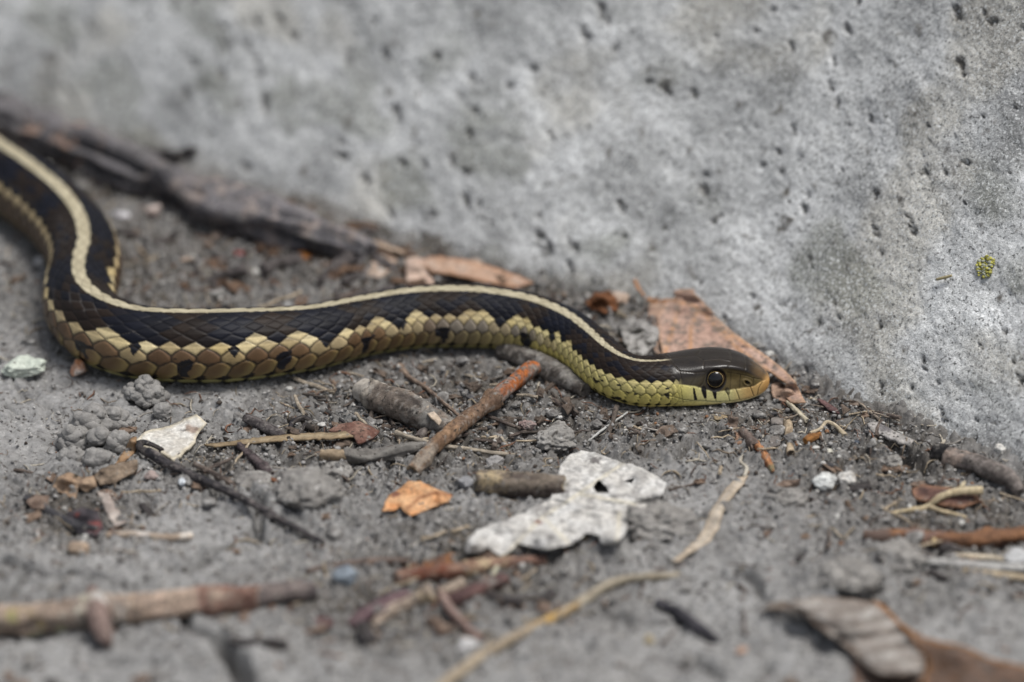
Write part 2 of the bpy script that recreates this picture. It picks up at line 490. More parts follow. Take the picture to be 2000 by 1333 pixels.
p1, p2, pid = worley2(u_ / 6.5 + wo, v_ / 6.5 - wo, 109)
pr = -0.02 + 0.15 * np.clip((pid - 0.72) / 0.28, 0, 1)
q1, q2, qid = worley2(u_ / 3.6 + wo, v_ / 3.6 - wo, 113)
qr = 0.04 + 0.15 * np.clip((qid - 0.86) / 0.14, 0, 1)
wob = 0.09 * noise2(u_ / 0.8, v_ / 0.8, 110) + 0.10 * (noise2(u_ / 26, v_ / 26, 112) - 0.1)
pit = np.maximum(sstep(pr + 0.03, pr - 0.02, p1 + wob) * (pid > 0.80), sstep(qr + 0.04, qr - 0.02, q1 + wob) * (qid > 0.91))
disp = disp - 1.0 * pit
fade = sstep(200, 120, v_) * sstep(-2, 3, v_) * sstep(260, 178, np.abs(XX.ravel()))
disp = disp * fade
nrm_h, nrm_z = -math.cos(LEAN), math.sin(LEAN)         # outward normal: towards the camera side and up
WX = BX.ravel() + NX.ravel() * (v_ * math.sin(LEAN) + disp * nrm_h)
WY = BY.ravel() + NY.ravel() * (v_ * math.sin(LEAN) + disp * nrm_h)
WZ = v_ * math.cos(LEAN) + disp * nrm_z
wv = np.stack([WX, WY, WZ], 1)
mott = fbm2(u_ / 6.5, v_ / 6.5, 4, 121, 0.6)
big = fbm2(u_ / 30, v_ / 30, 3, 123)
alg = np.clip(fbm2(u_ / 16, v_ / 12, 3, 127) - 0.16, 0, 1) * 2.2
wc = np.array([0.47, 0.475, 0.47])[None] * (1 + 0.38 * mott + 0.38 * big + 0.40 * fbm2(u_ / 13, v_ / 13, 3, 125))[:, None]
warm = sstep(0.05, 0.45, fbm2(u_ / 20, v_ / 20, 3, 129))[:, None]
wc = wc * (1 - warm * np.array([[0.10, 0.13, 0.19]]))
algf = np.clip(alg * sstep(75, 15, v_), 0, 0.55)[:, None]
wc = wc * (1 - algf) + np.array([0.165, 0.17, 0.135])[None] * algf
wc = wc * (1 - 0.72 * pit[:, None]) + np.array([0.075, 0.062, 0.048])[None] * 0.72 * pit[:, None]
soilb = (sstep(7, 0.5, v_ + 2.4 * fbm2(u_ / 3, v_ / 3, 3, 131)) * 0.6)[:, None]
wc = wc * (1 - soilb) + np.array([0.15, 0.142, 0.13])[None] * soilb
# flat top and back of the wall, out of the picture
n_c = len(wx)
top = wv[-n_c:].copy(); back = top + np.stack([nbx * 300, nby * 300, np.zeros(n_c)], 1)
low = back.copy(); low[:, 2] = -20
wv = np.vstack([wv, back, low]); wc = np.vstack([wc, np.tile([0.3, 0.3, 0.29], (2 * n_c, 1))])
wall = link('concrete_wall', make_mesh('concrete_wall', wv, grid_faces(len(wh) + 2, n_c)[:, ::-1].copy(), wc, 'concrete'))
tag(wall, 'pale grey weathered concrete wall leaning back behind the snake', 'wall')
wall_disp_top = None
def wall_point(px, py):
    """where the sight line of a pixel meets the (undisplaced) wall face"""
    k = 36.0 / LENS / 2000.0
    d = FWD + np.array([1.0, 0, 0]) * ((px - 1000.0) * k) + UPV * ((666.5 - py) * k)
    lo_t, hi_t = 600.0, 1600.0
    def side(t):
        P = CAM + d * t
        i = np.clip(np.searchsorted(wx, P[0]), 0, n_c - 1)
        dist = (P[0] - wx[i]) * nbx[i] + (P[1] - by[i]) * nby[i]
        return dist - P[2] * math.tan(LEAN)
    for _ in range(50):
        m = 0.5 * (lo_t + hi_t)
        if side(m) > 0: hi_t = m
        else: lo_t = m
    P = CAM + d * lo_t
    i = np.clip(np.searchsorted(wx, P[0]), 0, n_c - 1)
    return P, np.array([nbx[i] * nrm_h, nby[i] * nrm_h, nrm_z])
# ---------------------------------------------------------------- the snake: one continuous skin from tail to snout
NPHI = 232
# ring positions: dense where the picture sees them
def build_rings():
    s_vis0 = sarc[np.argmin(np.hypot(spath[:, 0] - SP[len(tail)][0], spath[:, 1] - SP[len(tail)][1]))]
    a = list(np.arange(0, s_vis0, 0.8))
    a += list(np.arange(s_vis0, slen - 30, 0.19))
    s = slen - 30
    v = np.linspace(math.sqrt(30), 0.0, 300)
    a += list(slen - v[1:] ** 2)
    return np.array(a)
rs = build_rings()
rp = np.stack([np.interp(rs, sarc, spath[:, j]) for j in range(4)], 1)
eps = 0.6
tn = np.stack([np.interp(rs + eps, sarc, spath[:, j]) - np.interp(rs - eps, sarc, spath[:, j]) for j in range(3)], 1)
tn[:, 2] *= 0.6
tn /= np.linalg.norm(tn, axis=1)[:, None]
rightv = np.cross(tn, np.array([0, 0, 1.0])); rightv /= np.linalg.norm(rightv, axis=1)[:, None]
upv = np.cross(rightv, tn)
uu = slen - rs                                              # distance back from the snout tip
ring_px, _ = project(rp[:, :3])

# half sections of the head: 9 points from the crown's midline down the side to the throat's midline, (sideways, up) in mm
ang = np.radians(np.arange(9) * 22.5)
circ = np.stack([np.sin(ang), np.cos(ang)], 1)
HEAD = [
    (0.00, [(0, -0.35), (0.10, -0.36), (0.18, -0.38), (0.22, -0.45), (0.22, -0.55), (0.18, -0.65), (0.12, -0.70), (0.06, -0.72), (0, -0.72)]),
    (0.18, [(0, 0.30), (0.55, 0.24), (0.95, 0.08), (1.20, -0.25), (1.30, -0.75), (1.15, -1.15), (0.85, -1.30), (0.45, -1.38), (0, -1.40)]),
    (0.60, [(0, 0.78), (0.90, 0.70), (1.50, 0.45), (1.85, -0.05), (1.98, -0.85), (1.78, -1.60), (1.40, -1.85), (0.75, -2.00), (0, -2.02)]),
    (1.50, [(0, 1.55), (1.15, 1.45), (2.05, 1.05), (2.45, 0.20), (2.62, -0.95), (2.48, -2.05), (2.05, -2.45), (1.15, -2.70), (0, -2.75)]),
    (2.80, [(0, 2.55), (1.40, 2.45), (2.55, 1.95), (2.92, 0.75), (3.10, -0.85), (2.98, -2.45), (2.55, -2.95), (1.45, -3.25), (0, -3.30)]),
    (4.40, [(0, 3.65), (1.70, 3.55), (2.95, 2.95), (3.20, 1.30), (3.48, -0.80), (3.42, -2.75), (2.95, -3.35), (1.70, -3.70), (0, -3.78)]),
    (7.50, [(0, 4.55), (2.05, 4.50), (3.55, 3.95), (3.62, 1.75), (4.25, -0.70), (4.30, -2.85), (3.80, -3.55), (2.20, -4.05), (0, -4.15)]),
    (10.6, [(0, 4.85), (2.25, 4.80), (3.95, 4.20), (4.10, 1.85), (4.85, -0.65), (4.90, -2.65), (4.40, -3.50), (2.60, -4.15), (0, -4.25)]),
    (14.0, [(0, 4.80), (2.40, 4.72), (4.20, 4.00), (5.10, 1.90), (5.50, -0.40), (5.45, -2.10), (5.00, -3.30), (3.00, -4.20), (0, -4.32)]),
    (18.0, [(0, 4.55), (2.35, 4.40), (4.20, 3.50), (5.40, 1.70), (5.85, -0.20), (5.65, -1.90), (4.80, -3.30), (2.90, -4.30), (0, -4.45)]),
    (22.0, [(0, 4.50), (2.05, 4.30), (3.80, 3.35), (4.85, 1.75), (5.15, -0.05), (4.90, -1.90), (3.95, -3.35), (2.20, -4.30), (0, -4.50)]),
]
hv = np.array([math.sqrt(h[0]) for h in HEAD]); hp = np.array([h[1] for h in HEAD])
def head_section(u):
    """9x2 control points at distance u from the snout (Catmull-Rom in sqrt(u))"""
    v = math.sqrt(max(u, 0))
    i = int(np.clip(np.searchsorted(hv, v) - 1, 0, len(hv) - 2))
    t = (v - hv[i]) / (hv[i + 1] - hv[i])
    i0, i3 = max(i - 1, 0), min(i + 2, len(hv) - 1)
    m1 = (hp[i + 1] - hp[i0]) / (hv[i + 1] - hv[i0]) * (hv[i + 1] - hv[i])
    m2 = (hp[i3] - hp[i]) / (hv[i3] - hv[i]) * (hv[i + 1] - hv[i])
    t2, t3 = t * t, t ** 3
    return (2 * t3 - 3 * t2 + 1) * hp[i] + (t3 - 2 * t2 + t) * m1 + (-2 * t3 + 3 * t2) * hp[i + 1] + (t3 - t2) * m2
phi = np.arange(NPHI) / NPHI * 2 * math.pi                  # 0 = along the back, pi/2 = the right flank, pi = belly
phs = np.where(phi > math.pi, phi - 2 * math.pi, phi)       # signed
tpar = np.abs(phs) / math.pi * 8
ti = np.clip(tpar.astype(int), 0, 7); tf = (tpar - ti)[:, None]
sgn = np.where(phs < 0, -1.0, 1.0)
secY = np.zeros((len(rs), NPHI)); secZ = np.zeros((len(rs), NPHI))
def around(cp):
    m = np.array([[-1, 1]])
    Q = np.vstack([cp[1] * m[0], cp, cp[-2] * m[0]])
    p0, p1, p2, p3 = Q[ti], Q[ti + 1], Q[ti + 2], Q[np.minimum(ti + 3, 10)]
    return 0.5 * (2 * p1 + (p2 - p0) * tf + (2 * p0 - 5 * p1 + 4 * p2 - p3) * tf ** 2 + (3 * p1 - p0 - 3 * p2 + p3) * tf ** 3)
for i in range(len(rs)):
    R = rp[i, 3]; u = uu[i]
    body = circ * R
    body = body.copy(); lowm = body[:, 1] < 0
    body[lowm, 1] *= 0.95
    if u < 30:
        w = float(sstep(21.0, 29.0, u))
        cp = body * w + head_section(min(u, 22.0)) * (1 - w)
    else:
        cp = body
    q = around(cp)
    secY[i] = q[:, 0] * sgn; secZ[i] = q[:, 1]

# scale rows: 10 on each flank; the edges of the rows in degrees from the midline
edge_deg = np.array([-4.63, 4.63, 13.9, 23.2, 32.5, 41.7, 51.0, 60.0, 71.0, 90.0, 126.0, 182.0])
pdeg = np.degrees(np.abs(phs))
# the back is turned a little away from the lens where the body lies along the dirt
mono = uu < 172
roll = np.where(mono, np.interp(ring_px, [150, 230, 330, 480, 640, 800, 1000], [0, 5, 8, 8, 5, 0, -4]), 0)
sdeg = np.degrees(phs)[None] + roll[:, None] * np.clip(1 - np.abs(np.degrees(phs)) / 62, 0, 1)[None]
pdeg = np.abs(sdeg)
row_f = np.interp(pdeg, edge_deg, np.arange(-0.5, 11.0, 1.0))   # row coordinate: row k spans k-0.5..k+0.5, row 10 = belly plates
# columns: the pitch along the body shortens towards the head
px_k = [-400, 100, 350, 550, 680, 900, 1050, 1150, 1250, 1330]
pt_k = [4.0, 4.0, 4.2, 3.9, 3.1, 2.85, 2.5, 2.1, 1.45, 1.3]
# arc position of the picture columns (only where the body runs left to right)
pitch = np.where(mono, np.interp(ring_px, px_k, pt_k), 4.0)
ccol = np.concatenate([[0], np.cumsum(np.diff(rs) / pitch[1:])])
Rr = row_f; Cc = ccol[:, None] + 0.42 * np.clip(Rr - 8.6, 0, 0.95)
side = np.where(sdeg < 0, 1, 0)
ALPHA = 0.56
b1 = np.full(Cc.shape, 9.0); b2 = b1.copy(); kk = np.zeros(Cc.shape, int); ci = np.zeros(Cc.shape); dcc = np.zeros(Cc.shape); drr = np.zeros(Cc.shape)
k0 = np.floor(Rr + 0.5).astype(int)
for dk in (-1, 0, 1):
    k = np.clip(k0 + dk, -1, 10)
    off = 0.5 * (np.abs(k) % 2) + 0.0
    base = np.floor(Cc - off)
    for dcI in (0, 1):
        cc = base + dcI + off
        jt = _hash(np.round(cc * 2).astype(np.int64), np.abs(k).astype(np.int64), side, 399)
        dc = Cc - cc - 0.13 * (jt - 0.5); dr = Rr - k - 0.12 * (((jt * 7.31) % 1.0) - 0.5)
        aspect = np.where((k >= 9) | (k0 >= 9), 0.80, ALPHA)
        d = dc * dc + (aspect * dr) ** 2
        if dk:
            d = np.where(k == k0, 9.0, d)
        m = d < b1
        b2 = np.where(m, b1, np.minimum(b2, d))
        kk = np.where(m, np.abs(k), kk); ci = np.where(m, cc, ci); dcc = np.where(m, dc, dcc); drr = np.where(m, dr, drr)
        b1 = np.where(m, d, b1)
edge = np.sqrt(b2) - np.sqrt(b1)                            # 0 on the seam between scales
belly = Rr > 9.55
fb = Cc - np.floor(Cc)
edge = np.where(belly, np.minimum(np.minimum(fb, 1 - fb) * 1.1, (Rr - 9.5) * 1.2 + 0.02), edge)
scale_on = sstep(17.5, 21.0, uu)[:, None] * np.ones((1, NPHI))
scale_on = np.where(Rr < 5.5, sstep(18.5, 21.5, uu)[:, None], scale_on)
amp = 0.030 * rp[:, 3:4]
relief = amp * (sstep(0.0, 0.22, edge) - 0.5) * np.where(kk >= 8, 1.0, np.where(kk == 7, 0.7, 0.6))
relief = relief + amp * 0.55 * dcc * np.where(belly, 0.5, np.where(kk >= 7, 1.0, 0.4))
relief = relief + amp * 0.16 * np.exp(-(drr / 0.13) ** 2) * (kk <= 7) * (kk > 0) * sstep(0.05, 0.3, edge)
relief = relief * scale_on
cell_r = _hash(np.round(ci * 2).astype(np.int64), kk.astype(np.int64), side, 401)
cell_r2 = _hash(np.round(ci * 2).astype(np.int64), kk.astype(np.int64), side, 402)
relief = relief + amp * 0.15 * (cell_r - 0.5) * scale_on

# -------- colours of the scales
def s_at_px(x):
    cand = np.where(mono)[0]
    return rs[cand[np.argmin(np.abs(ring_px[cand] - x))]]
notch_s = [s_at_px(x) for x in (155, 285, 450, 612, 770, 985, 1112)]
spot_s = [s_at_px(x) for x in (215, 368, 536, 690, 866, 1052)]
notch_s = [notch_s[0] - 400] + notch_s
spot_s = [spot_s[0] - 400] + spot_s
cs = np.interp(ci, ccol, rs)                                # arc position of each scale's middle
S = rs[:, None] * np.ones((1, NPHI))
wv1 = fbm2(S / 2.2, Rr * 0.9 + side * 40, 2, 411)
dn = np.min(np.abs(cs[..., None] - np.array(notch_s)[None, None]), -1) if False else None
def mindist(a, pts):
    pts = np.sort(np.array(pts)); i = np.clip(np.searchsorted(pts, a), 1, len(pts) - 1)
    return np.minimum(np.abs(a - pts[i - 1]), np.abs(a - pts[i]))
dnot = mindist(cs, notch_s); dnot_f = mindist(S, notch_s); dspot = mindist(S, spot_s)
def C3(r, g, b): return np.array([r, g, b])
head_f = np.interp(ring_px, [900, 1000, 1090, 1180], [0, 0.25, 0.7, 1.0]) * mono
hf = head_f[:, None] * np.ones((1, NPHI))
colr = np.zeros(Cc.shape + (3,))
def put(mask, c): colr[mask] = (c[mask] if isinstance(c, np.ndarray) and c.ndim == 3 else c)
def mixc(a, b, t):
    t = np.asarray(t)[..., None]
    return np.asarray(a) * (1 - t) + np.asarray(b) * t
brown = mixc(C3(0.0095, 0.0065, 0.0052), C3(0.019, 0.0125, 0.009), cell_r)
black = mixc(C3(0.0035, 0.0039, 0.0068), C3(0.0065, 0.0074, 0.0130), cell_r)
blot = np.maximum(sstep(5.2, 3.2, dnot + 1.2 * (cell_r2 - 0.5)), sstep(0.1, 0.4, noise2(cs / 9, Rr * 0 + side * 5, 407)) * (~mono)[:, None])
dark = mixc(brown, black, np.clip(blot + 0.9 * (cell_r2 > 0.80), 0, 1))
put(kk <= 6, dark)
# pale outlines between some of the dark scales
pale = (sstep(0.09, 0.02, edge) * sstep(0.15, 0.5, noise2(S / 9, Rr / 3 + side * 9, 421)) * (kk >= 3) * (kk <= 6))
colr[:] = mixc(colr, C3(0.11, 0.10, 0.095), np.clip(pale * 0.8, 0, 1) * (uu > 80)[:, None])
# stripe along the back
wst = (np.interp(uu, [0, 21, 27, 36, 50, 500], [0, 0.35, 0.55, 0.9, 1.1, 1.1]) * np.where(mono, np.interp(ring_px, [150, 260, 420, 700, 900], [1.0, 0.92, 0.82, 0.92, 1.0]), 1.0))[:, None]
stripe = (Rr + 0.16 * (np.abs(dcc) - 0.2) * 2) < wst
put(stripe, mixc(C3(0.30, 0.265, 0.18), C3(0.42, 0.375, 0.265), cell_r) * (0.86 + 0.14 * sstep(0, 0.12, edge))[..., None])
# pale stripe low on the flank, broken by black notches
yel = mixc(C3(0.56, 0.43, 0.20), C3(0.74, 0.62, 0.36), cell_r)
tan = mixc(C3(0.24, 0.17, 0.09), C3(0.40, 0.31, 0.17), cell_r2)
lat7 = mixc(yel, tan, np.clip((dnot - 4.2) / 3.5 + 0.5 * (cell_r2 - 0.5), 0, 0.75))
lat7 = mixc(lat7, C3(0.72, 0.62, 0.26), 0.7 * hf)
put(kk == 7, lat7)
backshade = sstep(s_at_px(215), s_at_px(215) - 12, rs)[:, None] * np.ones((1, NPHI))  # shade on the rear coil's lower flank, painted into its scale rows
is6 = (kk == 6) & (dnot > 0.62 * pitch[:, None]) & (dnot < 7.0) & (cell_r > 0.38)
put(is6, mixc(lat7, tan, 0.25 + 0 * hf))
topdark67 = 0.35 + 0.65 * sstep(-0.45, 0.05, drr)  # these flank scales get darker towards their upper edge
colr[:] = np.where(((kk == 7) | is6)[..., None], colr * np.where(kk == 7, 0.6 + 0.4 * sstep(-0.45, 0.0, drr), topdark67)[..., None], colr)
tipc = sstep(-0.1, 0.5, dcc)  # highlight painted along each scale's colour, together with its yellow-green tint
r8 = mixc(mixc(C3(0.12, 0.068, 0.034), C3(0.21, 0.13, 0.066), cell_r), C3(0.30, 0.29, 0.20), hf * 0.75)
grey = sstep(780, 900, ring_px) * sstep(1120, 1020, ring_px)
r8 = mixc(r8, C3(0.27, 0.235, 0.185), grey[:, None] * 0.9 * np.ones((1, NPHI)))
r8 = mixc(r8, C3(0.74, 0.63, 0.22), sstep(0.6, 1.0, hf) * 0.75)
r8 = mixc(r8, yel, 0.45 * (dnot < 3.6))
r8 = mixc(r8, C3(0.045, 0.026, 0.014), backshade * 0.85)
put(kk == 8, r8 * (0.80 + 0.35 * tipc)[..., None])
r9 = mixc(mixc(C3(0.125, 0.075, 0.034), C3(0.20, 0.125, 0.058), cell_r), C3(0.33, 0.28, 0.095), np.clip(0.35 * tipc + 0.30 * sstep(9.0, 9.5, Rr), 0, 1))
r9 = mixc(r9, C3(0.31, 0.26, 0.15), grey[:, None] * 0.55 * np.ones((1, NPHI)))
r9 = mixc(r9, C3(0.74, 0.63, 0.19), hf * 0.88)
r9 = mixc(r9, C3(0.06, 0.036, 0.018), backshade * 0.8)
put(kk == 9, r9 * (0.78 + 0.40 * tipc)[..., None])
vent = mixc(C3(0.32, 0.29, 0.12), C3(0.74, 0.62, 0.20), hf)
put(belly, vent)
# black notches and spots
pt2 = pitch[:, None]
nb = (dnot < 0.40 * pt2) & ((kk == 6) | (kk == 7)) & (uu > 34)[:, None]
nb |= (dnot_f + 0.5 * wv1 < 1.0 - 1.2 * np.abs(Rr - 7.2)) & (Rr > 6.2) & (Rr < 8.1) & (uu > 34)[:, None]
put(nb, black)
spot_id = np.sort(np.array(spot_s)); sj = np.argmin(np.abs(S[:, 0][:, None] - spot_id[None]), 1); ssz = _hash(sj, sj * 0, sj * 0, 417)[:, None]
sb = (dspot + 0.9 * wv1 + 0.8 * noise2(S / 0.9, Rr * 3.0 + side * 11, 419) < (0.75 + 0.95 * ssz) * np.clip(1.15 - (Rr - 8.35) / (0.75 + 0.3 * ssz), 0, 1)) & (Rr > 8.05 + 0.25 * wv1) & (Rr < 9.3) & (uu > 45)[:, None]
put(sb, black)
sk = sstep(0.125, 0.045, edge)
seamc = np.where((kk >= 7)[..., None], mixc(C3(0.018, 0.013, 0.010), C3(0.075, 0.075, 0.022), hf), C3(0.006, 0.0055, 0.006))
colr = mixc(colr, seamc, np.clip(sk, 0, 1) * np.where(stripe, 0.25, np.where(kk >= 7, 0.85, 0.4)) * scale_on)
# small dark corner flecks of the lowest row
corner = (kk == 9) & (np.abs(dcc) > 0.33) & (Rr > 9.22) & (Rr < 9.5) & (ring_px < 560)[:, None] & (cell_r > 0.25)
put(corner, C3(0.015, 0.012, 0.01))
# black flecks on the yellow throat side
fl = (fbm2(S / 1.6, Rr * 1.4 + side * 30, 2, 431) > 0.42) & (Rr > 7.7) & (Rr < 9.5) & ((uu > 21) & (uu < 33))[:, None]
put(fl, C3(0.02, 0.018, 0.012))

# -------- head plates (u = mm behind the snout, i = 0 crown .. 8 throat)
U = uu[:, None] * np.ones((1, NPHI)); I = tpar[None] * np.ones((len(rs), 1))
Hd = mixc(C3(0.010, 0.0078, 0.0066), C3(0.020, 0.015, 0.0115), 0.5 + 0.5 * fbm2(U / 1.4, I * 2 + side * 7, 3, 441))
olive = mixc(C3(0.090, 0.066, 0.026), C3(0.15, 0.11, 0.045), 0.5 + 0.5 * fbm2(U / 1.0, I * 3, 2, 443))
hc = Hd.copy()
hc = mixc(hc, olive, sstep(2.15, 2.75, I + 0.02 * U) * sstep(10.5, 8.8, U))
hc = mixc(hc, C3(0.060, 0.048, 0.028), 0.75 * sstep(2.3, 2.8, I) * sstep(11.5, 13, U) * sstep(20, 16, U))
lab = mixc(C3(0.66, 0.60, 0.27), C3(0.56, 0.49, 0.15), sstep(12, 20, U))
lab = mixc(lab, C3(0.62, 0.40, 0.155), sstep(8.5, 3.5, U))
labtop = np.interp(uu, [0, 1, 3, 6, 10, 13, 15.5, 18, 21], [2.0, 2.6, 3.7, 3.9, 4.0, 3.75, 3.35, 3.10, 3.0])[:, None]
hc = mixc(hc, lab, sstep(labtop - 0.10, labtop + 0.06, I))
hc = mixc(hc, C3(0.43, 0.245, 0.085), sstep(2.6, 0.9, U + 0.35 * (4 - np.clip(I, 0, 4))))
hc = mixc(hc, C3(0.14, 0.085, 0.035), 0.6 * sstep(4.4, 1.8, U) * sstep(2.8, 1.8, I) * sstep(0.4, 1.6, U))
jaw = mixc(C3(0.72, 0.62, 0.32), C3(0.70, 0.60, 0.20), sstep(6, 17, U))
hc = mixc(hc, jaw, sstep(5.05, 5.25, I))
h_rel = 0.12 * (np.exp(-((I - 2.0) / 0.35) ** 2)) * sstep(3, 6, U) * sstep(14, 11, U)      # brow ridge
groove = np.zeros(Cc.shape); inkline = np.zeros(Cc.shape)
def seam(poly, w=0.16, ink=0.8, depth=0.10, sides=(0, 1)):
    """a suture drawn through (u, i) points; i is scaled to mm (one step is about 2 mm)"""
    global groove, inkline
    rows = np.where(uu < 26)[0]; r0 = rows[0]
    d = polydist(U[r0:], I[r0:] * 2.0, [(a, b * 2.0) for a, b in poly])
    f = sstep(w, w * 0.35, d)
    groove[r0:] = np.maximum(groove[r0:], f * depth); inkline[r0:] = np.maximum(inkline[r0:], f * ink)
for u0, top_i in ((3.3, 3.72), (6.1, 3.88), (8.0, 3.95), (10.8, 4.0), (13.1, 3.75), (15.3, 3.45), (18.2, 3.35), (20.3, 3.4)):
    seam([(u0 + 0.5, top_i), (u0, 4.4), (u0 - 0.35, 5.0)], 0.15, 0.62)
seam([(0.3, 4.9), (2, 5.0), (6, 5.0), (12, 5.0), (16, 4.9), (19.5, 4.55), (22, 4.2)], 0.17, 0.55, 0.22)             # mouth line
for u0 in (4.5, 7.0, 9.6, 12.4, 15.2, 17.6):
    seam([(u0, 5.1), (u0 + 0.6, 5.7)], 0.12, 0.35, 0.06)
seam([(1.5, 2.5), (3.3, 2.7), (5.8, 2.6), (8.3, 2.5)], 0.14, 0.6)                                                 # below the canthus
seam([(5.7, 2.6), (5.9, 3.88)], 0.13, 0.55); seam([(7.6, 2.5), (7.7, 3.9)], 0.12, 0.45); seam([(3.2, 2.7), (3.3, 3.7)], 0.12, 0.45)
seam([(1.5, 3.0), (2.2, 4.0), (2.4, 5.0)], 0.14, 0.6)
seam([(4.6, 0), (4.9, 2.4)], 0.13, 0.6); seam([(7.4, 0), (7.6, 1.2), (8.4, 2.2)], 0.13, 0.6); seam([(2.5, 0), (4.6, 0)], 0.13, 0.6)
seam([(7.6, 1.1), (10, 0.85), (13.0, 0.95), (13.4, 1.9)], 0.13, 0.6); seam([(13.0, 0.95), (14.2, 0)], 0.13, 0.6); seam([(14.2, 0), (19.5, 0)], 0.14, 0.6)
seam([(13.2, 2.3), (15.0, 2.25), (18.5, 1.8), (19.8, 0.6), (19.6, 0)], 0.15, 0.7)
seam([(12.8, 2.2), (13.6, 3.2), (14.6, 3.5)], 0.13, 0.6); seam([(15.0, 2.25), (16.5, 3.3)], 0.13, 0.5); seam([(18.4, 1.85), (18.2, 3.3)], 0.13, 0.5)
hc = mixc(hc, C3(0.030, 0.022, 0.012), np.clip(inkline, 0, 1))
# black bars on the lip plates
def bar(u0, i0, u1, i1, w0, w1):
    d = polydist(U, I * 2.0, [(u0, i0 * 2), (u1, i1 * 2)])
    t = np.clip((I - i0) / (i1 - i0), 0, 1)
    return sstep(1.0, 0.75, d / (w0 + (w1 - w0) * t))
bars = np.maximum.reduce([bar(11.0, 3.75, 10.75, 4.5, 0.62, 0.34), bar(13.4, 3.7, 13.05, 4.45, 0.70, 0.40), bar(15.7, 3.6, 15.2, 4.75, 0.28, 0.42),
                          0.7 * bar(8.3, 3.95, 8.0, 4.2, 0.6, 0.3)])
hc = mixc(hc, C3(0.012, 0.011, 0.012), np.clip(bars, 0, 1))
EYE_U, EYE_I = 10.7, 3.02
de = np.hypot(U - EYE_U, (I - EYE_I) * 2.35)
hc = mixc(hc, C3(0.016, 0.014, 0.014), sstep(2.42, 2.15, de))
nd = np.hypot((U - 4.35) * 1.0 + (I - 3.36) * 0.9, (I - 3.36) * 2.6) * 1.25
hc = mixc(hc, C3(0.015, 0.011, 0.009), sstep(0.62, 0.36, nd))
h_rel = h_rel - groove - 0.55 * sstep(0.65, 0.2, nd) + 0.16 * sstep(1.4, 0.8, nd) * sstep(0.5, 0.8, nd)
h_rel = h_rel - 0.45 * sstep(2.2, 1.3, de) + 0.07 * np.exp(-((de - 2.35) / 0.35) ** 2)
h_rel = h_rel + 0.10 * sstep(0.0, 0.5, np.where(I > labtop, 1.0, 0.0)) * sstep(20, 18, U) * (I < 5)
# blends the head plate colours into the scales of the nape
hm = sstep(21.5, 17.5, uu)[:, None] * np.ones((1, NPHI))
hm = np.where(I < 2.3, sstep(21.0, 18.8, U), hm)
colr = mixc(colr, hc, hm)
relief = relief + h_rel * sstep(24, 20, U) * sstep(0.0, 0.6, U)

# -------- the skin
nY = np.zeros_like(secY); nZ = np.zeros_like(secZ)
dY = np.roll(secY, -1, 1) - np.roll(secY, 1, 1); dZ = np.roll(secZ, -1, 1) - np.roll(secZ, 1, 1)
ln = np.hypot(dY, dZ) + 1e-9
nY, nZ = -dZ / ln, dY / ln                                  # outward for phi running from the back to the right flank
yy = secY + nY * relief; zz = secZ + nZ * relief
P = rp[:, None, :3] + rightv[:, None] * yy[..., None] + upv[:, None] * zz[..., None]
P[..., 2] += 0.0
nring = len(rs)
V = P.reshape(-1, 3); Fq = grid_faces(nring, NPHI, True)
skin_c = colr.reshape(-1, 3)
snake = empty('snake', (SP[-8][0], SP[-8][1], 0), 'dark garter snake with pale yellow back stripe lying along the dirt', 'snake')
def rel(Vw, o):
    return np.asarray(Vw) - np.array(o.location) / MM
body = link('body', make_mesh('snake_body', rel(V, snake), Fq, skin_c, 'skin'), snake)

# gloss follows the head plates: smoother than the keeled body scales
gl = np.clip(np.where(hm > 0, 0.40 - 0.14 * hm, 0.40), 0.15, 0.5) + np.where(kk <= 6, 0.09, 0.0) * (1 - hm)
ga = body.data.attributes.new('gloss', 'FLOAT', 'POINT'); ga.data.foreach_set('value', gl.reshape(-1).astype(np.float32))
sp_ = np.where(kk <= 6, 0.13, 0.36) * (1 - hm) + 0.36 * hm
body.data.attributes.new('sheen_level', 'FLOAT', 'POINT').data.foreach_set('value', sp_.reshape(-1).astype(np.float32))
mt = MAT['skin'].node_tree
an2 = mt.nodes.new('ShaderNodeAttribute'); an2.attribute_name = 'sheen_level'
mt.links.new(an2.outputs['Fac'], mt.nodes['Principled BSDF'].inputs['Specular IOR Level'])
an = mt.nodes.new('ShaderNodeAttribute'); an.attribute_name = 'gloss'
mt.links.new(an.outputs['Fac'], mt.nodes['Principled BSDF'].inputs['Roughness'])

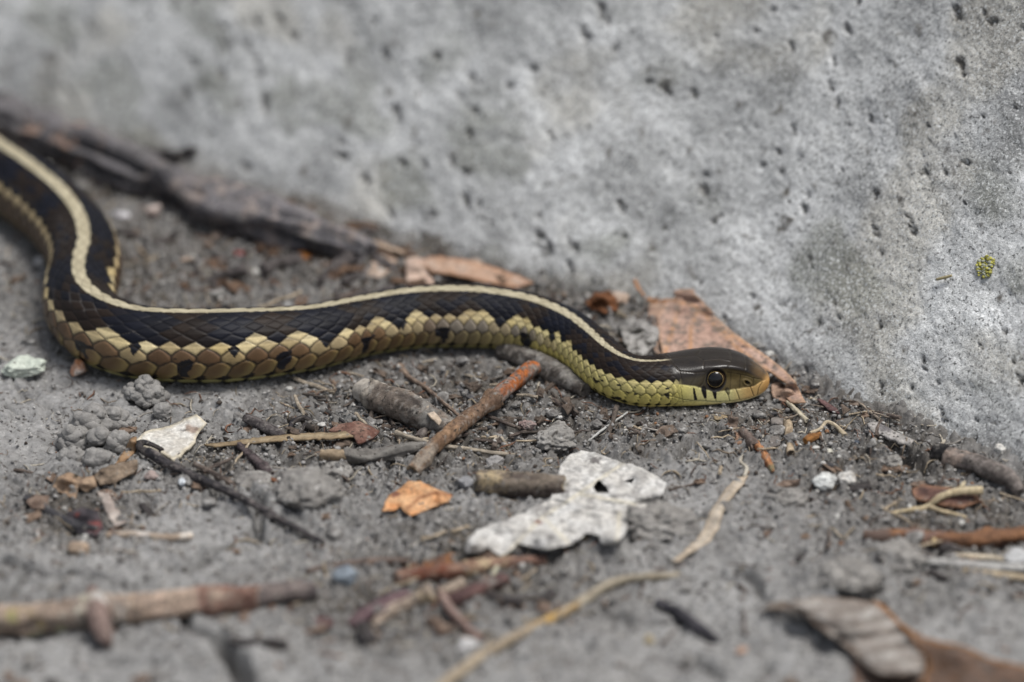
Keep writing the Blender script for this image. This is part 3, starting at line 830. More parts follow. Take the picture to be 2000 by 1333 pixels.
# -------- eyes
def sphere(nu=40, nv=28):
    th = np.linspace(0, math.pi, nv); ph = np.arange(nu) / nu * 2 * math.pi
    T, Pp = np.meshgrid(th, ph, indexing='ij')
    return np.stack([np.sin(T) * np.cos(Pp), np.sin(T) * np.sin(Pp), np.cos(T)], -1).reshape(-1, 3), grid_faces(nv, nu, True), T.reshape(-1)
ring_e = int(np.argmin(np.abs(uu - EYE_U)))
for sg in (1, -1):
    j = int(np.argmin(np.abs(phs - sg * EYE_I / 8 * math.pi)))
    base = P[ring_e, j]
    outn = rightv[ring_e] * sg * 0.95 + upv[ring_e] * 0.30; outn /= np.linalg.norm(outn)
    ax = tn[ring_e]; bx = np.cross(outn, ax); bx /= np.linalg.norm(bx); ax = np.cross(bx, outn)
    er = 2.02
    ctr = base - outn * 0.36
    sv, sf, T = sphere()
    ev = ctr + er * (sv[:, :1] * ax + sv[:, 1:2] * bx + sv[:, 2:] * outn * 0.86)
    ec = mixc(np.tile(C3(0.004, 0.004, 0.005), (len(sv), 1)), C3(0.035, 0.020, 0.010), sstep(0.80, 0.90, T))
    ec = mixc(ec, C3(0.006, 0.005, 0.005), sstep(1.25, 1.4, T))
    eye = link('eye', make_mesh('eyeball', rel(ev, snake), sf, ec, 'eye'), snake)
    # thin golden rim of the iris, wider towards the back of the head
    a = np.arange(64) / 64 * 2 * math.pi
    rv = []
    for rad, lift in ((0.80, 0.0), (0.86, 0.02), (0.90, 0.0)):
        for q in a:
            ww = 1.0 + (rad - 0.80) * (0.55 * max(0.0, -math.cos(q + 0.35)) - 0.45)
            th = 0.80 * ww if rad == 0.80 else (0.80 + (rad - 0.80) * (0.25 + 1.0 * max(0.0, -math.cos(q + 0.35))))
            rr = er * (1.004 + lift)
            rv.append(ctr + rr * (math.sin(th) * math.cos(q) * ax + math.sin(th) * math.sin(q) * bx + math.cos(th) * 0.86 * outn))
    iris = link('iris_rim', make_mesh('iris_rim', rel(np.array(rv), snake), grid_faces(3, 64, True), C3(0.42, 0.30, 0.12), 'skin'), eye)
    iris.data.attributes.new('gloss', 'FLOAT', 'POINT').data.foreach_set('value', np.full(len(iris.data.vertices), 0.2, np.float32))
eye_world = ctr if False else P[ring_e, int(np.argmin(np.abs(phs - EYE_I / 8 * math.pi)))]
cam_d.dof.focus_distance = (float((eye_world - CAM) @ FWD) - 6.0) * MM
# ---------------------------------------------------------------- builders for twigs, leaves, pebbles
def gh(x, y, fine=False):
    return float(ground_h(np.array([x]), np.array([y]), fine)[0])

def place(px, py, lift=0.0):
    """the place's point seen at a pixel, resting on the dirt (or on the wall, if that comes first)"""
    z = lift
    for _ in range(4):
        P = unproject(px, py, z)
        z = gh(P[0], P[1]) + lift
    P = unproject(px, py, z)
    W, n = wall_point(px, py)
    if (W - CAM) @ FWD < (P - CAM) @ FWD + 1.0:
        P = W + n * max(lift, 0.6)
    return P

def tube(path, rad, seg=14, seed=0, bark=0.12, colA=(0.1, 0.08, 0.06), colB=(0.2, 0.16, 0.12), endc=None, patches=(), nodes=(),
         flat=1.0, streak=6.0, ragged=0.25, speck=0.0):
    """path (n,3) mm, rad (n); returns verts, faces, colours of a closed, bark-covered rod"""
    n = len(path)
    T = np.gradient(path, axis=0); T /= np.linalg.norm(T, axis=1)[:, None] + 1e-9
    up = np.array([0, 0, 1.0])
    A = np.cross(T, up); A /= np.linalg.norm(A, axis=1)[:, None] + 1e-9
    B = np.cross(A, T)
    s = np.concatenate([[0], np.cumsum(np.linalg.norm(np.diff(path, axis=0), axis=1))])
    f = s / s[-1]
    th = np.arange(seg) / seg * 2 * math.pi
    S, TH = np.meshgrid(s, th, indexing='ij'); Fr = np.broadcast_to(f[:, None], S.shape)
    r = np.broadcast_to(np.asarray(rad, float)[:, None], S.shape).copy()
    rm = float(np.mean(rad))
    cx, cy = np.cos(TH), np.sin(TH)
    ridg = fbm3(S / (streak * rm * 0.6), cx * 2.2, cy * 2.2, 3, seed)
    lump = fbm3(S / (2.2 * rm + 0.6), cx * 1.1, cy * 1.1, 2, seed + 5)
    for nf in nodes:
        r = r * (1 + 0.28 * np.exp(-((S - nf * s[-1]) / (0.9 * rm)) ** 2))
    fine = fbm3(S / 0.8, cx * rm * 1.25, cy * rm * 1.25, 3, seed + 61, 0.65)
    crk = fbm3(S / (9 * rm), cx * 3.4, cy * 3.4, 2, seed + 63)
    r = r * (1 + bark * 1.3 * ridg + 1.3 * bark * lump - bark * 0.9 * np.exp(-(crk / 0.07) ** 2)) + min(0.22, 0.16 * rm) * fine
    V = path[:, None] + A[:, None] * (r * cx)[..., None] + B[:, None] * (r * cy * flat)[..., None]
    # ragged broken ends
    for e, d in ((0, -1), (-1, 1)):
        V[e] += T[e] * (d * ragged * rm * noise3(th * 1.7, seed + 0.5, e + 3.3, seed + 9))[:, None]
    c = mixc(np.array(colA), np.array(colB), np.clip(0.5 + 0.9 * ridg + 0.5 * fbm3(S / 1.4, cx * 1.5, cy * 1.5, 2, seed + 21), 0, 1))
    for (f0, f1, pc, cover) in patches:
        m = sstep(f0 - 0.04, f0 + 0.02, Fr) * sstep(f1 + 0.04, f1 - 0.02, Fr)
        m = m * sstep(-0.25, 0.15, fbm3(S / 1.8, cx * 1.6, cy * 1.6, 3, seed + 31) + cover)
        c = mixc(c, np.array(pc), np.clip(m, 0, 1))
    if speck:
        m = sstep(0.42, 0.55, fbm3(S / 0.55, cx * rm * 2.0, cy * rm * 2.0, 2, seed + 41)) * speck
        c = mixc(c, np.array([0.28, 0.26, 0.23]), m)
    V = V.reshape(-1, 3); c = c.reshape(-1, 3)
    Fq = [tuple(q) for q in grid_faces(n, seg, True)]
    endc = np.array(endc if endc is not None else np.array(colB) * 1.2)
    for e, ring in ((0, np.arange(seg)), (1, np.arange(seg) + (n - 1) * seg)):
        base = V[ring]; ctr = base.mean(0); k0 = len(V)
        ring2 = ctr + (base - ctr) * 0.82 + (T[0] if e == 0 else T[-1]) * (-1 if e == 0 else 1) * 0.06 * rm
        dip = T[0] * 0.15 * rm if e == 0 else -T[-1] * 0.15 * rm
        ring3 = ctr + (base - ctr) * 0.35 + dip
        V = np.vstack([V, ring2, ring3, (ctr + dip)[None]])
        c = np.vstack([c, np.tile(endc, (seg, 1)) * (0.8 + 0.4 * rng.random((seg, 1))), np.tile(endc * 0.75, (seg + 1, 1))])
        for i in range(seg):
            j = (i + 1) % seg
            q1 = (ring[i], ring[j], k0 + j, k0 + i); q2 = (k0 + i, k0 + j, k0 + seg + j, k0 + seg + i); q3 = (k0 + seg + i, k0 + seg + j, k0 + 2 * seg)
            for q in (q1, q2, q3):
                Fq.append(q if e else q[::-1])
    return V, Fq, c

_seed = [100]
def rod_mesh(pts, rad, kink=0.12, step=0.3, seg=20, **kw):
    """pts: (px, py[, lift above the dirt]) ; rad: mm at each point or (start, end)"""
    _seed[0] += 7; seed = _seed[0]
    rad = list(rad)
    if len(rad) != len(pts):
        rad = list(np.linspace(rad[0], rad[-1], len(pts)))
    P = []
    for q, r in zip(pts, rad):
        lift = r * 0.72 * kw.get('flat', 1.0) + (q[2] if len(q) > 2 else 0.0)
        p = place(q[0], q[1], lift); P.append((*p, r))
    P = np.array(P)
    L = np.linalg.norm(np.diff(P[:, :3], axis=0), axis=1).sum()
    n = int(np.clip(L / step, 6, 300))
    C, _ = catmull(P, n) if len(P) > 2 else (np.stack([np.linspace(P[0, j], P[-1, j], n) for j in range(4)], 1), 0)
    sL = np.linspace(0, L, n); rm = C[:, 3].mean()
    w = kink * rm * 2
    C[:, 0] += w * noise2(sL / (4 * rm + 1), 0.3, seed); C[:, 1] += w * noise2(sL / (4 * rm + 1), 5.3, seed); C[:, 2] += 0.6 * w * noise2(sL / (4 * rm + 1), 9.3, seed)
    return tube(C[:, :3], np.maximum(C[:, 3], 0.05), seg=seg, seed=seed, **kw)

def center_mesh(V):
    o = np.array([V[:, 0].mean(), V[:, 1].mean(), V[:, 2].min()])
    return V - o, o

def twig(name, label, cat, pts, rad, group=None, mat='bark', parent=None, **kw):
    V, F, c = rod_mesh(pts, rad, **kw)
    if parent is not None:
        return link(name, make_mesh(name, rel(V, parent), F, c, mat), parent)
    V, o = center_mesh(V)
    return tag(link(name, make_mesh(name, V, F, c, mat), None, o), label, cat, group)

def rel(Vw, o):
    return np.asarray(Vw) - np.array(o.location) / MM

def leaf_mesh(outline, lifts=(), base=0.35, colA=(0.4, 0.3, 0.2), colB=(0.3, 0.2, 0.12), veins=(), veinc=None, holes=(), stains=(), stain=0.0,
              stainc=(0.09, 0.085, 0.08), thick=0.22, wave=0.35, wl=40.0, step=7.0, jag=1.6, rims=None, veinw=2.2, veinh=0.14, tilt=(0, 0), ridges=0.0):
    """outline in photograph pixels; lifts: (px, py, height mm, radius px) bumps of the blade off the dirt"""
    _seed[0] += 7; seed = _seed[0]
    def refine(poly):
        out = []
        for i in range(len(poly)):
            a = np.array(poly[i], float); b = np.array(poly[(i + 1) % len(poly)], float)
            m = max(1, int(np.linalg.norm(b - a) / step))
            for k in range(m):
                out.append(a + (b - a) * k / m)
        out = np.array(out)
        out[:, 0] += jag * noise2(out[:, 0] / 9, out[:, 1] / 9, seed); out[:, 1] += 0.7 * jag * noise2(out[:, 0] / 9, out[:, 1] / 9, seed + 1)
        return out
    ol = refine(outline); hl = [refine(h) for h in holes]
    x0, y0 = ol.min(0); x1, y1 = ol.max(0)
    gxx, gyy = np.meshgrid(np.arange(x0, x1, step), np.arange(y0, y1, step * 0.6))
    gxx = gxx + rng.uniform(-.25, .25, gxx.shape) * step; gyy = gyy + rng.uniform(-.15, .15, gyy.shape) * step
    q = np.stack([gxx.ravel(), gyy.ravel()], 1)
    m = inside(q[:, 0], q[:, 1], ol) & (polydist(q[:, 0], q[:, 1], [tuple(p) for p in ol] + [tuple(ol[0])]) > step * 0.35)
    for h in hl:
        m &= ~inside(q[:, 0], q[:, 1], h)
    q = q[m]
    pts = [tuple(p) for p in ol]; edges = [(i, (i + 1) % len(ol)) for i in range(len(ol))]
    for h in hl:
        k = len(pts); pts += [tuple(p) for p in h]; edges += [(k + i, k + (i + 1) % len(h)) for i in range(len(h))]
    pts += [tuple(p) for p in q]
    res = delaunay_2d_cdt([Vector(p) for p in pts], edges, [], 0, 1e-4)
    pv = np.array([tuple(v) for v in res[0]]); tri = np.array([f for f in res[2] if len(f) == 3])
    cen = pv[tri].mean(1)
    ok = inside(cen[:, 0], cen[:, 1], ol)
    for h in hl:
        ok &= ~inside(cen[:, 0], cen[:, 1], h)
    tri = tri[ok]
    a, b, c = pv[tri[:, 0]], pv[tri[:, 1]], pv[tri[:, 2]]
    cr = (b[:, 0] - a[:, 0]) * (c[:, 1] - a[:, 1]) - (b[:, 1] - a[:, 1]) * (c[:, 0] - a[:, 0])
    tri = tri[np.abs(cr) > 1e-6]; cr = cr[np.abs(cr) > 1e-6]
    tri[cr > 0] = tri[cr > 0][:, ::-1]                       # pixel y runs down: turn faces upwards
    X, Y = pv[:, 0], pv[:, 1]
    dv = np.full(len(X), 1e9)
    for v in veins:
        dv = np.minimum(dv, polydist(X, Y, v))
    lz = np.zeros(len(X)) + base + wave * (0.5 + 0.5 * fbm2(X / wl, Y / (wl * 0.5), 3, seed + 3))
    if ridges:
        lz = lz + ridges * 0.5 * (1 + np.sin(polydist(X, Y, [outline[0], outline[len(outline) // 2]]) / 5.0))
    for (lx, ly, lh, lr) in lifts:
        lz = lz + lh * np.exp(-(((X - lx) / lr) ** 2 + ((Y - ly) / (lr * 0.6)) ** 2))
    lz = lz + veinh * np.exp(-(dv / veinw) ** 2)
    P = np.zeros((len(X), 3))
    k = 36.0 / LENS / 2000.0
    D = FWD[None] + np.outer((X - 1000) * k, [1.0, 0, 0]) + np.outer((666.5 - Y) * k, UPV)
    z = lz.copy()
    for _ in range(4):
        P = CAM + D * ((z - CAM[2]) / D[:, 2])[:, None]
        z = ground_h(P[:, 0], P[:, 1], False) + lz
    P = CAM + D * ((z - CAM[2]) / D[:, 2])[:, None]
    for i in range(len(P)):
        if wall_y(P[i, 0]) - P[i, 1] < 9:
            W, nn = wall_point(X[i], Y[i])
            if (W - CAM) @ FWD < (P[i] - CAM) @ FWD + 0.9:
                P[i] = W + nn * (0.5 + lz[i])
    n = len(P)
    # vertex normals for the thickness
    N = np.zeros_like(P); fn = np.cross(P[tri[:, 1]] - P[tri[:, 0]], P[tri[:, 2]] - P[tri[:, 0]])
    for j in range(3):
        np.add.at(N, tri[:, j], fn)
    N /= np.linalg.norm(N, axis=1)[:, None] + 1e-12
    V = np.vstack([P, P - N * thick])
    F = [tuple(t) for t in tri] + [tuple(t[::-1] + n) for t in tri]
    from collections import Counter
    ed = Counter()
    for t in tri:
        for i in range(3):
            ed[(t[i], t[(i + 1) % 3])] += 1
    for (i, j) in list(ed):
        if (j, i) not in ed:
            F.append((j, i, i + n, j + n))
    fb = 0.5 + 0.9 * fbm2(X / 22, Y / 16, 4, seed + 9)
    c = mixc(np.array(colA), np.array(colB), np.clip(fb, 0, 1))
    c = c * (1 + 0.18 * fbm2(X / 5, Y / 4, 2, seed + 19))[:, None]
    if veinc is not None:
        c = mixc(c, np.array(veinc), np.exp(-(dv / veinw) ** 2) * 0.85)
    if stain:
        m = sstep(0.16, 0.34, fbm2(X / 15, Y / 10, 3, seed + 29)) * stain
        c = mixc(c, np.array(stainc), m)
        m = sstep(0.38, 0.5, fbm2(X / 4.5, Y / 3.5, 2, seed + 30)) * stain
        c = mixc(c, np.array(stainc), m)
    for (sx, sy, sr, scol) in stains:
        m = sstep(1.2, 0.6, np.hypot((X - sx), (Y - sy) * 1.5) / sr + 0.4 * noise2(X / 6, Y / 5, seed + 31))
        c = mixc(c, np.array(scol), m)
    if rims is not None:
        m = sstep(7, 2, polydist(X, Y, [tuple(p) for p in ol] + [tuple(ol[0])]))
        c = mixc(c, np.array(rims), m * 0.7)
    return V, F, np.vstack([c, c * 0.8])

def leaf(name, label, cat, outline, group=None, mat='leaf', parent=None, **kw):
    V, F, c = leaf_mesh(outline, **kw)
    if parent is not None:
        return link(name, make_mesh(name, rel(V, parent), F, c, mat), parent)
    V, o = center_mesh(V)
    return tag(link(name, make_mesh(name, V, F, c, mat), None, o), label, cat, group)

def _ico(sub):
    t = (1 + 5 ** 0.5) / 2
    v = [(-1, t, 0), (1, t, 0), (-1, -t, 0), (1, -t, 0), (0, -1, t), (0, 1, t), (0, -1, -t), (0, 1, -t), (t, 0, -1), (t, 0, 1), (-t, 0, -1), (-t, 0, 1)]
    f = [(0, 11, 5), (0, 5, 1), (0, 1, 7), (0, 7, 10), (0, 10, 11), (1, 5, 9), (5, 11, 4), (11, 10, 2), (10, 7, 6), (7, 1, 8), (3, 9, 4), (3, 4, 2), (3, 2, 6),
         (3, 6, 8), (3, 8, 9), (4, 9, 5), (2, 4, 11), (6, 2, 10), (8, 6, 7), (9, 8, 1)]
    v = [np.array(p) / np.linalg.norm(p) for p in v]
    for _ in range(sub):
        mid, f2 = {}, []
        def m(a, b):
            k = (min(a, b), max(a, b))
            if k not in mid:
                p = v[a] + v[b]; v.append(p / np.linalg.norm(p)); mid[k] = len(v) - 1
            return mid[k]
        for a, b, c in f:
            x, y, z = m(a, b), m(b, c), m(c, a)
            f2 += [(a, x, z), (b, y, x), (c, z, y), (x, y, z)]
        f = f2
    return np.array(v), np.array(f)
ICO = [_ico(i) for i in range(5)]

def blob(size, seed, sub=3, facets=6, rough=0.10, cut=0.75):
    """an irregular pebble or clod: a ball cut by random planes and roughened"""
    v, f = ICO[sub]; v = v.copy()
    r = np.random.default_rng(seed)
    for _ in range(facets):
        d = r.normal(size=3); d /= np.linalg.norm(d); h = r.uniform(cut, 0.95)
        e = np.clip(v @ d - h, 0, None); v = v - np.outer(e * 0.85, d)
    k = 1 + rough * 1.6 * fbm3(v[:, 0] * 1.6 + seed, v[:, 1] * 1.6, v[:, 2] * 1.6, 3, seed) + rough * 0.5 * noise3(v[:, 0] * 6, v[:, 1] * 6, v[:, 2] * 6 + seed, seed)
    v = v * k[:, None]
    a = r.uniform(0, 2 * math.pi)
    v = v * np.array(size)
    return v, f

def blob_col(v, c1, c2, seed, sc=1.2, bias=0.0):
    m = np.clip(0.5 + bias + 1.0 * fbm3(v[:, 0] / sc, v[:, 1] / sc, v[:, 2] / sc, 3, seed), 0, 1)
    return mixc(np.array(c1), np.array(c2), m)

def pebble(name, label, cat, px, py, w, h, c1, c2=None, group=None, mat='stone', sub=4, facets=12, rough=0.17, cut=0.45, sink=0.3, depth=None, yaw=0.0, tiltx=0.0, bias=0.0):
    """w, h: its width and height in photograph pixels"""
    _seed[0] += 7; seed = _seed[0]
    sx = w / 20.0; sz = h / 20.0 * 0.86; sy = depth if depth else 0.5 * (sx + sz)
    v, f = blob((sx, sy, sz), seed, sub, facets, rough, cut)
    ca, sa = math.cos(yaw), math.sin(yaw)
    v = np.stack([v[:, 0] * ca - v[:, 1] * sa, v[:, 0] * sa + v[:, 1] * ca, v[:, 2] + tiltx * v[:, 0]], 1)
    o = place(px, py, sz * (1 - sink) * 0.9)
    c = blob_col(v, c1, c2 if c2 is not None else np.array(c1) * 0.75, seed, 0.8 * max(sx, 0.5), bias)
    ob = link(name, make_mesh(name, v, f, c, mat), None, o)
    return tag(ob, label, cat, group)
# ---------------------------------------------------------------- twigs and sticks
PALE = (0.42, 0.35, 0.27); TANW = (0.30, 0.22, 0.14); GREYB = (0.13, 0.115, 0.10); DARKB = (0.045, 0.038, 0.034); INK = (0.022, 0.022, 0.026)
RUST = (0.42, 0.11, 0.025); ORG = (0.40, 0.17, 0.055); REDB = (0.14, 0.055, 0.035); MUD = (0.18, 0.17, 0.155)

log = empty('broken_branch_stub', place(790, 790), 'short thick grey-brown broken branch stub with pale cut end', 'branch stub')
twig('bark', None, None, [(735, 772), (790, 797), (845, 822), (888, 842)], (2.75, 2.9, 2.45, 1.9), parent=log, colA=DARKB, colB=(0.17, 0.14, 0.115), bark=0.16,
     patches=[(0.0, 0.06, (0.28, 0.25, 0.21), 0.4), (0.3, 0.9, (0.30, 0.24, 0.19), -0.28), (0.5, 1.0, MUD, -0.05)], speck=0.7, seg=22, endc=PALE, step=0.3, ragged=0.9)
twig('heartwood', None, None, [(706, 760), (728, 769), (745, 777)], (2.25, 2.55, 2.62), parent=log, colA=(0.32, 0.29, 0.25), colB=(0.47, 0.43, 0.38), bark=0.10, seg=20, endc=(0.42, 0.39, 0.35), mat='wood', step=0.3)
for pts, w in (([(800, 778), (840, 790)], 0.5), ([(835, 808), (862, 822)], 0.55)):
    leaf('bark_flake', None, None, [(pts[0][0], pts[0][1]), ((pts[0][0] + pts[1][0]) / 2, pts[0][1] - 4), (pts[1][0], pts[1][1] - 2), (pts[1][0] - 4, pts[1][1] + 8), (pts[0][0] + 6, pts[0][1] + 9)],
         parent=log, base=4.2, colA=(0.40, 0.32, 0.24), colB=(0.5, 0.45, 0.4), thick=0.3, mat='wood')
rt = empty('lichen_twig', place(920, 820), 'brown twig with bright rust-orange crust on its upper end', 'twig')
twig('stem', None, None, [(805, 918), (850, 872, 0.5), (905, 825, 1.4), (950, 792, 1.9), (965, 778, 2.0)], (1.25, 1.45, 1.55, 1.6, 1.75), parent=rt, colA=(0.10, 0.06, 0.04), colB=(0.26, 0.165, 0.10),
     patches=[(0.0, 0.25, (0.24, 0.20, 0.16), 0.05), (0.55, 1, (0.15, 0.10, 0.07), 0.0)], nodes=(0.12, 0.97), seg=18, speck=0.5, endc=TANW, step=0.3)
twig('crusted_end', None, None, [(962, 780, 2.0), (985, 760, 2.0), (1010, 740, 1.8), (1043, 716, 1.5)], (1.65, 1.6, 1.55, 1.5), parent=rt, colA=(0.14, 0.11, 0.095), colB=(0.24, 0.20, 0.17),
     patches=[(0.05, 1.0, (0.26, 0.085, 0.03), -0.10), (0.3, 1, (0.36, 0.115, 0.035), -0.30)], seg=18, speck=0.5, endc=(0.4, 0.14, 0.05), step=0.3)
twig('fallen_twig', 'dark grey mud-crusted twig jutting out under the snake neck bend', 'twig', [(975, 683), (1040, 705), (1095, 735), (1142, 764)], (1.7, 2.2, 2.2, 1.5), colA=(0.045, 0.038, 0.033), colB=(0.14, 0.125, 0.11), speck=0.8, seg=18, patches=[(0.3, 1, MUD, -0.15)])
twig('cut_twig', 'short cut twig, pale at one end, poking under the white leaf', 'twig', [(930, 944), (985, 948), (1040, 950), (1100, 952)], (2.15, 2.3, 2.25, 2.1), colA=(0.055, 0.042, 0.038), colB=(0.20, 0.165, 0.13),
     patches=[(0, 0.35, (0.34, 0.27, 0.17), 0.05)], endc=(0.36, 0.30, 0.20), seg=20, speck=0.35, step=0.3)
tw = empty('black_twig', place(440, 960), 'long thin black twig with a hooked end below the white bark flake', 'twig')
twig('stem', None, None, [(288, 884, 0.9), (330, 908, 0.6), (400, 940, 0.6), (470, 972, 1.0), (540, 1010, 1.0), (588, 1038, 0.6), (632, 1062, 0.2)], (0.95, 0.95, 0.85, 0.8, 0.7, 0.6, 0.45), parent=tw, colA=INK, colB=(0.07, 0.062, 0.062), nodes=(0.3, 0.72), patches=[(0.0, 1, (0.17, 0.15, 0.14), -0.33)], bark=0.14)
twig('hooked_end', None, None, [(292, 888, 0.9), (276, 878, 1.1), (272, 868, 1.2), (286, 866, 1.2), (318, 880, 0.9)], (0.8, 0.75, 0.7, 0.7, 0.5), parent=tw, colA=INK, colB=(0.08, 0.07, 0.065))
twig('twig_piece', 'short purplish dark twig leaning above the curled brown bark', 'twig', [(467, 872), (492, 893), (528, 928)], (0.75, 0.95, 0.85), colA=(0.03, 0.024, 0.026), colB=(0.12, 0.095, 0.095), nodes=(0.8,))
twig('bark_curl', 'curled red-brown bark sliver on the cracked mud clod', 'bark', [(463, 950), (480, 936, 0.6), (510, 932, 0.9), (545, 940)], (0.5, 0.8, 0.85, 0.4), flat=0.55, colA=(0.09, 0.04, 0.022), colB=(0.22, 0.105, 0.06), endc=(0.3, 0.2, 0.13))
twig('straw_stalk', 'thin grey straw crossing under the rust-crusted twig', 'straw', [(772, 846, 1.0), (850, 868, 0.6), (930, 880, 0.2), (1005, 890)], (0.5, 0.48, 0.42, 0.4), colA=(0.18, 0.155, 0.125), colB=(0.36, 0.31, 0.24), mat='wood', bark=0.08)
twig('dark_stub', 'small charcoal stub above the long pale leaf edge', 'twig', [(478, 818), (510, 832), (552, 853)], (0.9, 1.15, 0.9), colA=(0.035, 0.030, 0.032), colB=(0.13, 0.115, 0.11), speck=0.4)
twig('dark_sliver', 'thin black sliver pointing at the thick branch stub', 'twig', [(610, 790), (640, 806), (675, 826)], (0.55, 0.5, 0.3), colA=INK, colB=(0.07, 0.065, 0.06))
twig('curled_husk', 'tiny black husk curled into a ring', 'husk', [(566, 846), (570, 826, 0.6), (590, 817, 1.1), (606, 822, 0.8), (594, 832, 0.4), (584, 848)], (0.4, 0.5, 0.55, 0.45, 0.4, 0.3), colA=INK, colB=(0.11, 0.095, 0.085))
cb = empty('clay_coated_twig', place(720, 885), 'clay-coated twig with splintered wood end below the pale leaf edge', 'twig')
twig('splintered_end', None, None, [(626, 890), (650, 891), (672, 889)], (1.0, 1.15, 1.1), parent=cb, colA=(0.16, 0.12, 0.08), colB=(0.33, 0.26, 0.18), endc=(0.4, 0.33, 0.24), mat='wood', streak=14, bark=0.2)
twig('clay_coat', None, None, [(668, 890), (700, 892), (745, 888), (790, 878), (826, 872)], (1.25, 1.4, 1.35, 1.25, 0.9), parent=cb, colA=(0.13, 0.12, 0.11), colB=MUD, bark=0.26, mat='clay')
twig('twig_offcut', 'stubby grey twig offcut wedged below the branch stub', 'twig', [(815, 858), (832, 842)], (1.0, 1.0), colA=(0.09, 0.075, 0.07), colB=(0.2, 0.17, 0.15), endc=(0.15, 0.125, 0.11))
twig('grey_splinter', 'blue-grey splinter wedged beside the rust-crusted twig', 'splinter', [(893, 758), (912, 772), (932, 788)], (0.55, 0.6, 0.45), colA=(0.05, 0.05, 0.055), colB=(0.17, 0.165, 0.165))
twig('white_splinter', 'pale splinter between branch stub and rust-crusted twig', 'splinter', [(903, 812, 0.8), (930, 795, 1.2)], (0.42, 0.35), colA=(0.26, 0.25, 0.23), colB=(0.42, 0.40, 0.37), mat='wood')
twig('knobbed_stalk', 'thin brown stalk with round knob beside the branch stub', 'stalk', [(778, 716), (800, 738), (830, 757), (872, 792, 1.4), (908, 822, 1.2)], (0.85, 0.5, 0.42, 0.38, 0.3), colA=(0.12, 0.085, 0.065), colB=(0.25, 0.19, 0.145))
twig('grass_stem', 'fine silvery grass stem leaning between throat and white leaf', 'grass stem', [(1148, 862), (1180, 838, 0.5), (1225, 806, 0.7)], (0.2, 0.24, 0.2), colA=(0.30, 0.30, 0.28), colB=(0.46, 0.46, 0.44), mat='wood', seg=8)

# blurred sticks in front
st = empty('mottled_stick', place(300, 1190), 'thick mottled tan stick with peeling bark and a side spur', 'stick')
twig('stem', None, None, [(-60, 1222), (40, 1212), (130, 1203), (215, 1192), (320, 1182), (420, 1174), (500, 1172)], (2.7, 2.8, 2.9, 2.9, 2.7, 2.4, 2.3), parent=st, colA=(0.14, 0.105, 0.085), colB=(0.40, 0.31, 0.24),
     bark=0.22, patches=[(0.0, 1.0, (0.07, 0.06, 0.055), -0.14), (0.0, 0.75, (0.52, 0.46, 0.40), -0.26), (0.05, 0.7, (0.40, 0.22, 0.08), -0.30), (0.3, 0.55, (0.46, 0.44, 0.41), -0.22), (0.62, 0.8, (0.48, 0.36, 0.28), 0.0), (0.8, 1.0, (0.20, 0.115, 0.09), 0.1), (0.1, 0.4, (0.22, 0.22, 0.10), -0.35)], nodes=(0.45, 0.83), seg=20, endc=PALE)
twig('dark_end', None, None, [(490, 1170), (540, 1160), (612, 1157)], (2.2, 2.1, 1.7), parent=st, colA=(0.06, 0.052, 0.055), colB=(0.20, 0.165, 0.15), seg=18)
twig('side_spur', None, None, [(178, 1150, 1.5), (190, 1200, 2.4), (206, 1240, 1.6), (216, 1260, 0.6)], (1.0, 2.0, 1.6, 0.6), parent=st, colA=(0.12, 0.085, 0.075), colB=(0.30, 0.22, 0.19), seg=16)
twig('bud', None, None, [(410, 1152, 2.2), (418, 1162, 1.8)], (0.75, 0.8), parent=st, colA=(0.4, 0.31, 0.22), colB=(0.5, 0.4, 0.3))
twig('black_stalk', 'bent black stalk beside the reddish leaf scrap', 'twig', [(48, 974), (90, 996), (140, 1024), (192, 1036)], (0.7, 0.9, 0.9, 0.7), colA=INK, colB=(0.07, 0.068, 0.072))
leaf('leaf_scrap', 'dark wet leaf scrap with a red tip beside the black stalk', 'leaf', [(130, 1002), (160, 990), (192, 998), (205, 1035), (185, 1048), (150, 1040)], colA=(0.03, 0.028, 0.033), colB=(0.09, 0.075, 0.08), stains=[(183, 1028, 16, (0.22, 0.07, 0.065)), (150, 1005, 6, (0.20, 0.06, 0.05))], lifts=[(165, 1000, 1.6, 25)])
twig('pale_stick', 'thin bone-pale stick behind the mottled stick', 'stick', [(208, 1047), (270, 1045), (330, 1050), (374, 1047)], (0.55, 0.7, 0.65, 0.75), colA=(0.24, 0.18, 0.13), colB=(0.45, 0.38, 0.31), mat='wood', patches=[(0.3, 0.5, (0.52, 0.47, 0.42), 0.1), (0.85, 1, (0.55, 0.5, 0.44), 0.2)])
rs_ = empty('red_stick', place(880, 1105), 'reddish-brown stick with orange flakes below the white leaf tip', 'stick')
twig('stem', None, None, [(770, 1130), (830, 1122), (900, 1112), (980, 1102), (1066, 1096)], (1.2, 1.5, 1.45, 1.3, 1.0), parent=rs_, colA=(0.10, 0.05, 0.042), colB=(0.26, 0.165, 0.12), patches=[(0.1, 0.5, REDB, 0.0), (0.45, 0.75, (0.40, 0.31, 0.20), -0.05)], nodes=(0.3,))
leaf('bark_flake', None, None, [(800, 1098), (850, 1088), (885, 1080), (890, 1100), (850, 1112), (808, 1116)], parent=rs_, base=1.0, colA=(0.30, 0.13, 0.05), colB=(0.10, 0.055, 0.04), stain=0.7, thick=0.35, mat='bark')
twig('thin_stick', 'thin dark stick lying end-on to the reddish-brown stick', 'stick', [(598, 1116), (650, 1106), (720, 1096), (800, 1095)], (0.5, 0.6, 0.6, 0.5), colA=(0.07, 0.055, 0.05), colB=(0.2, 0.15, 0.125))
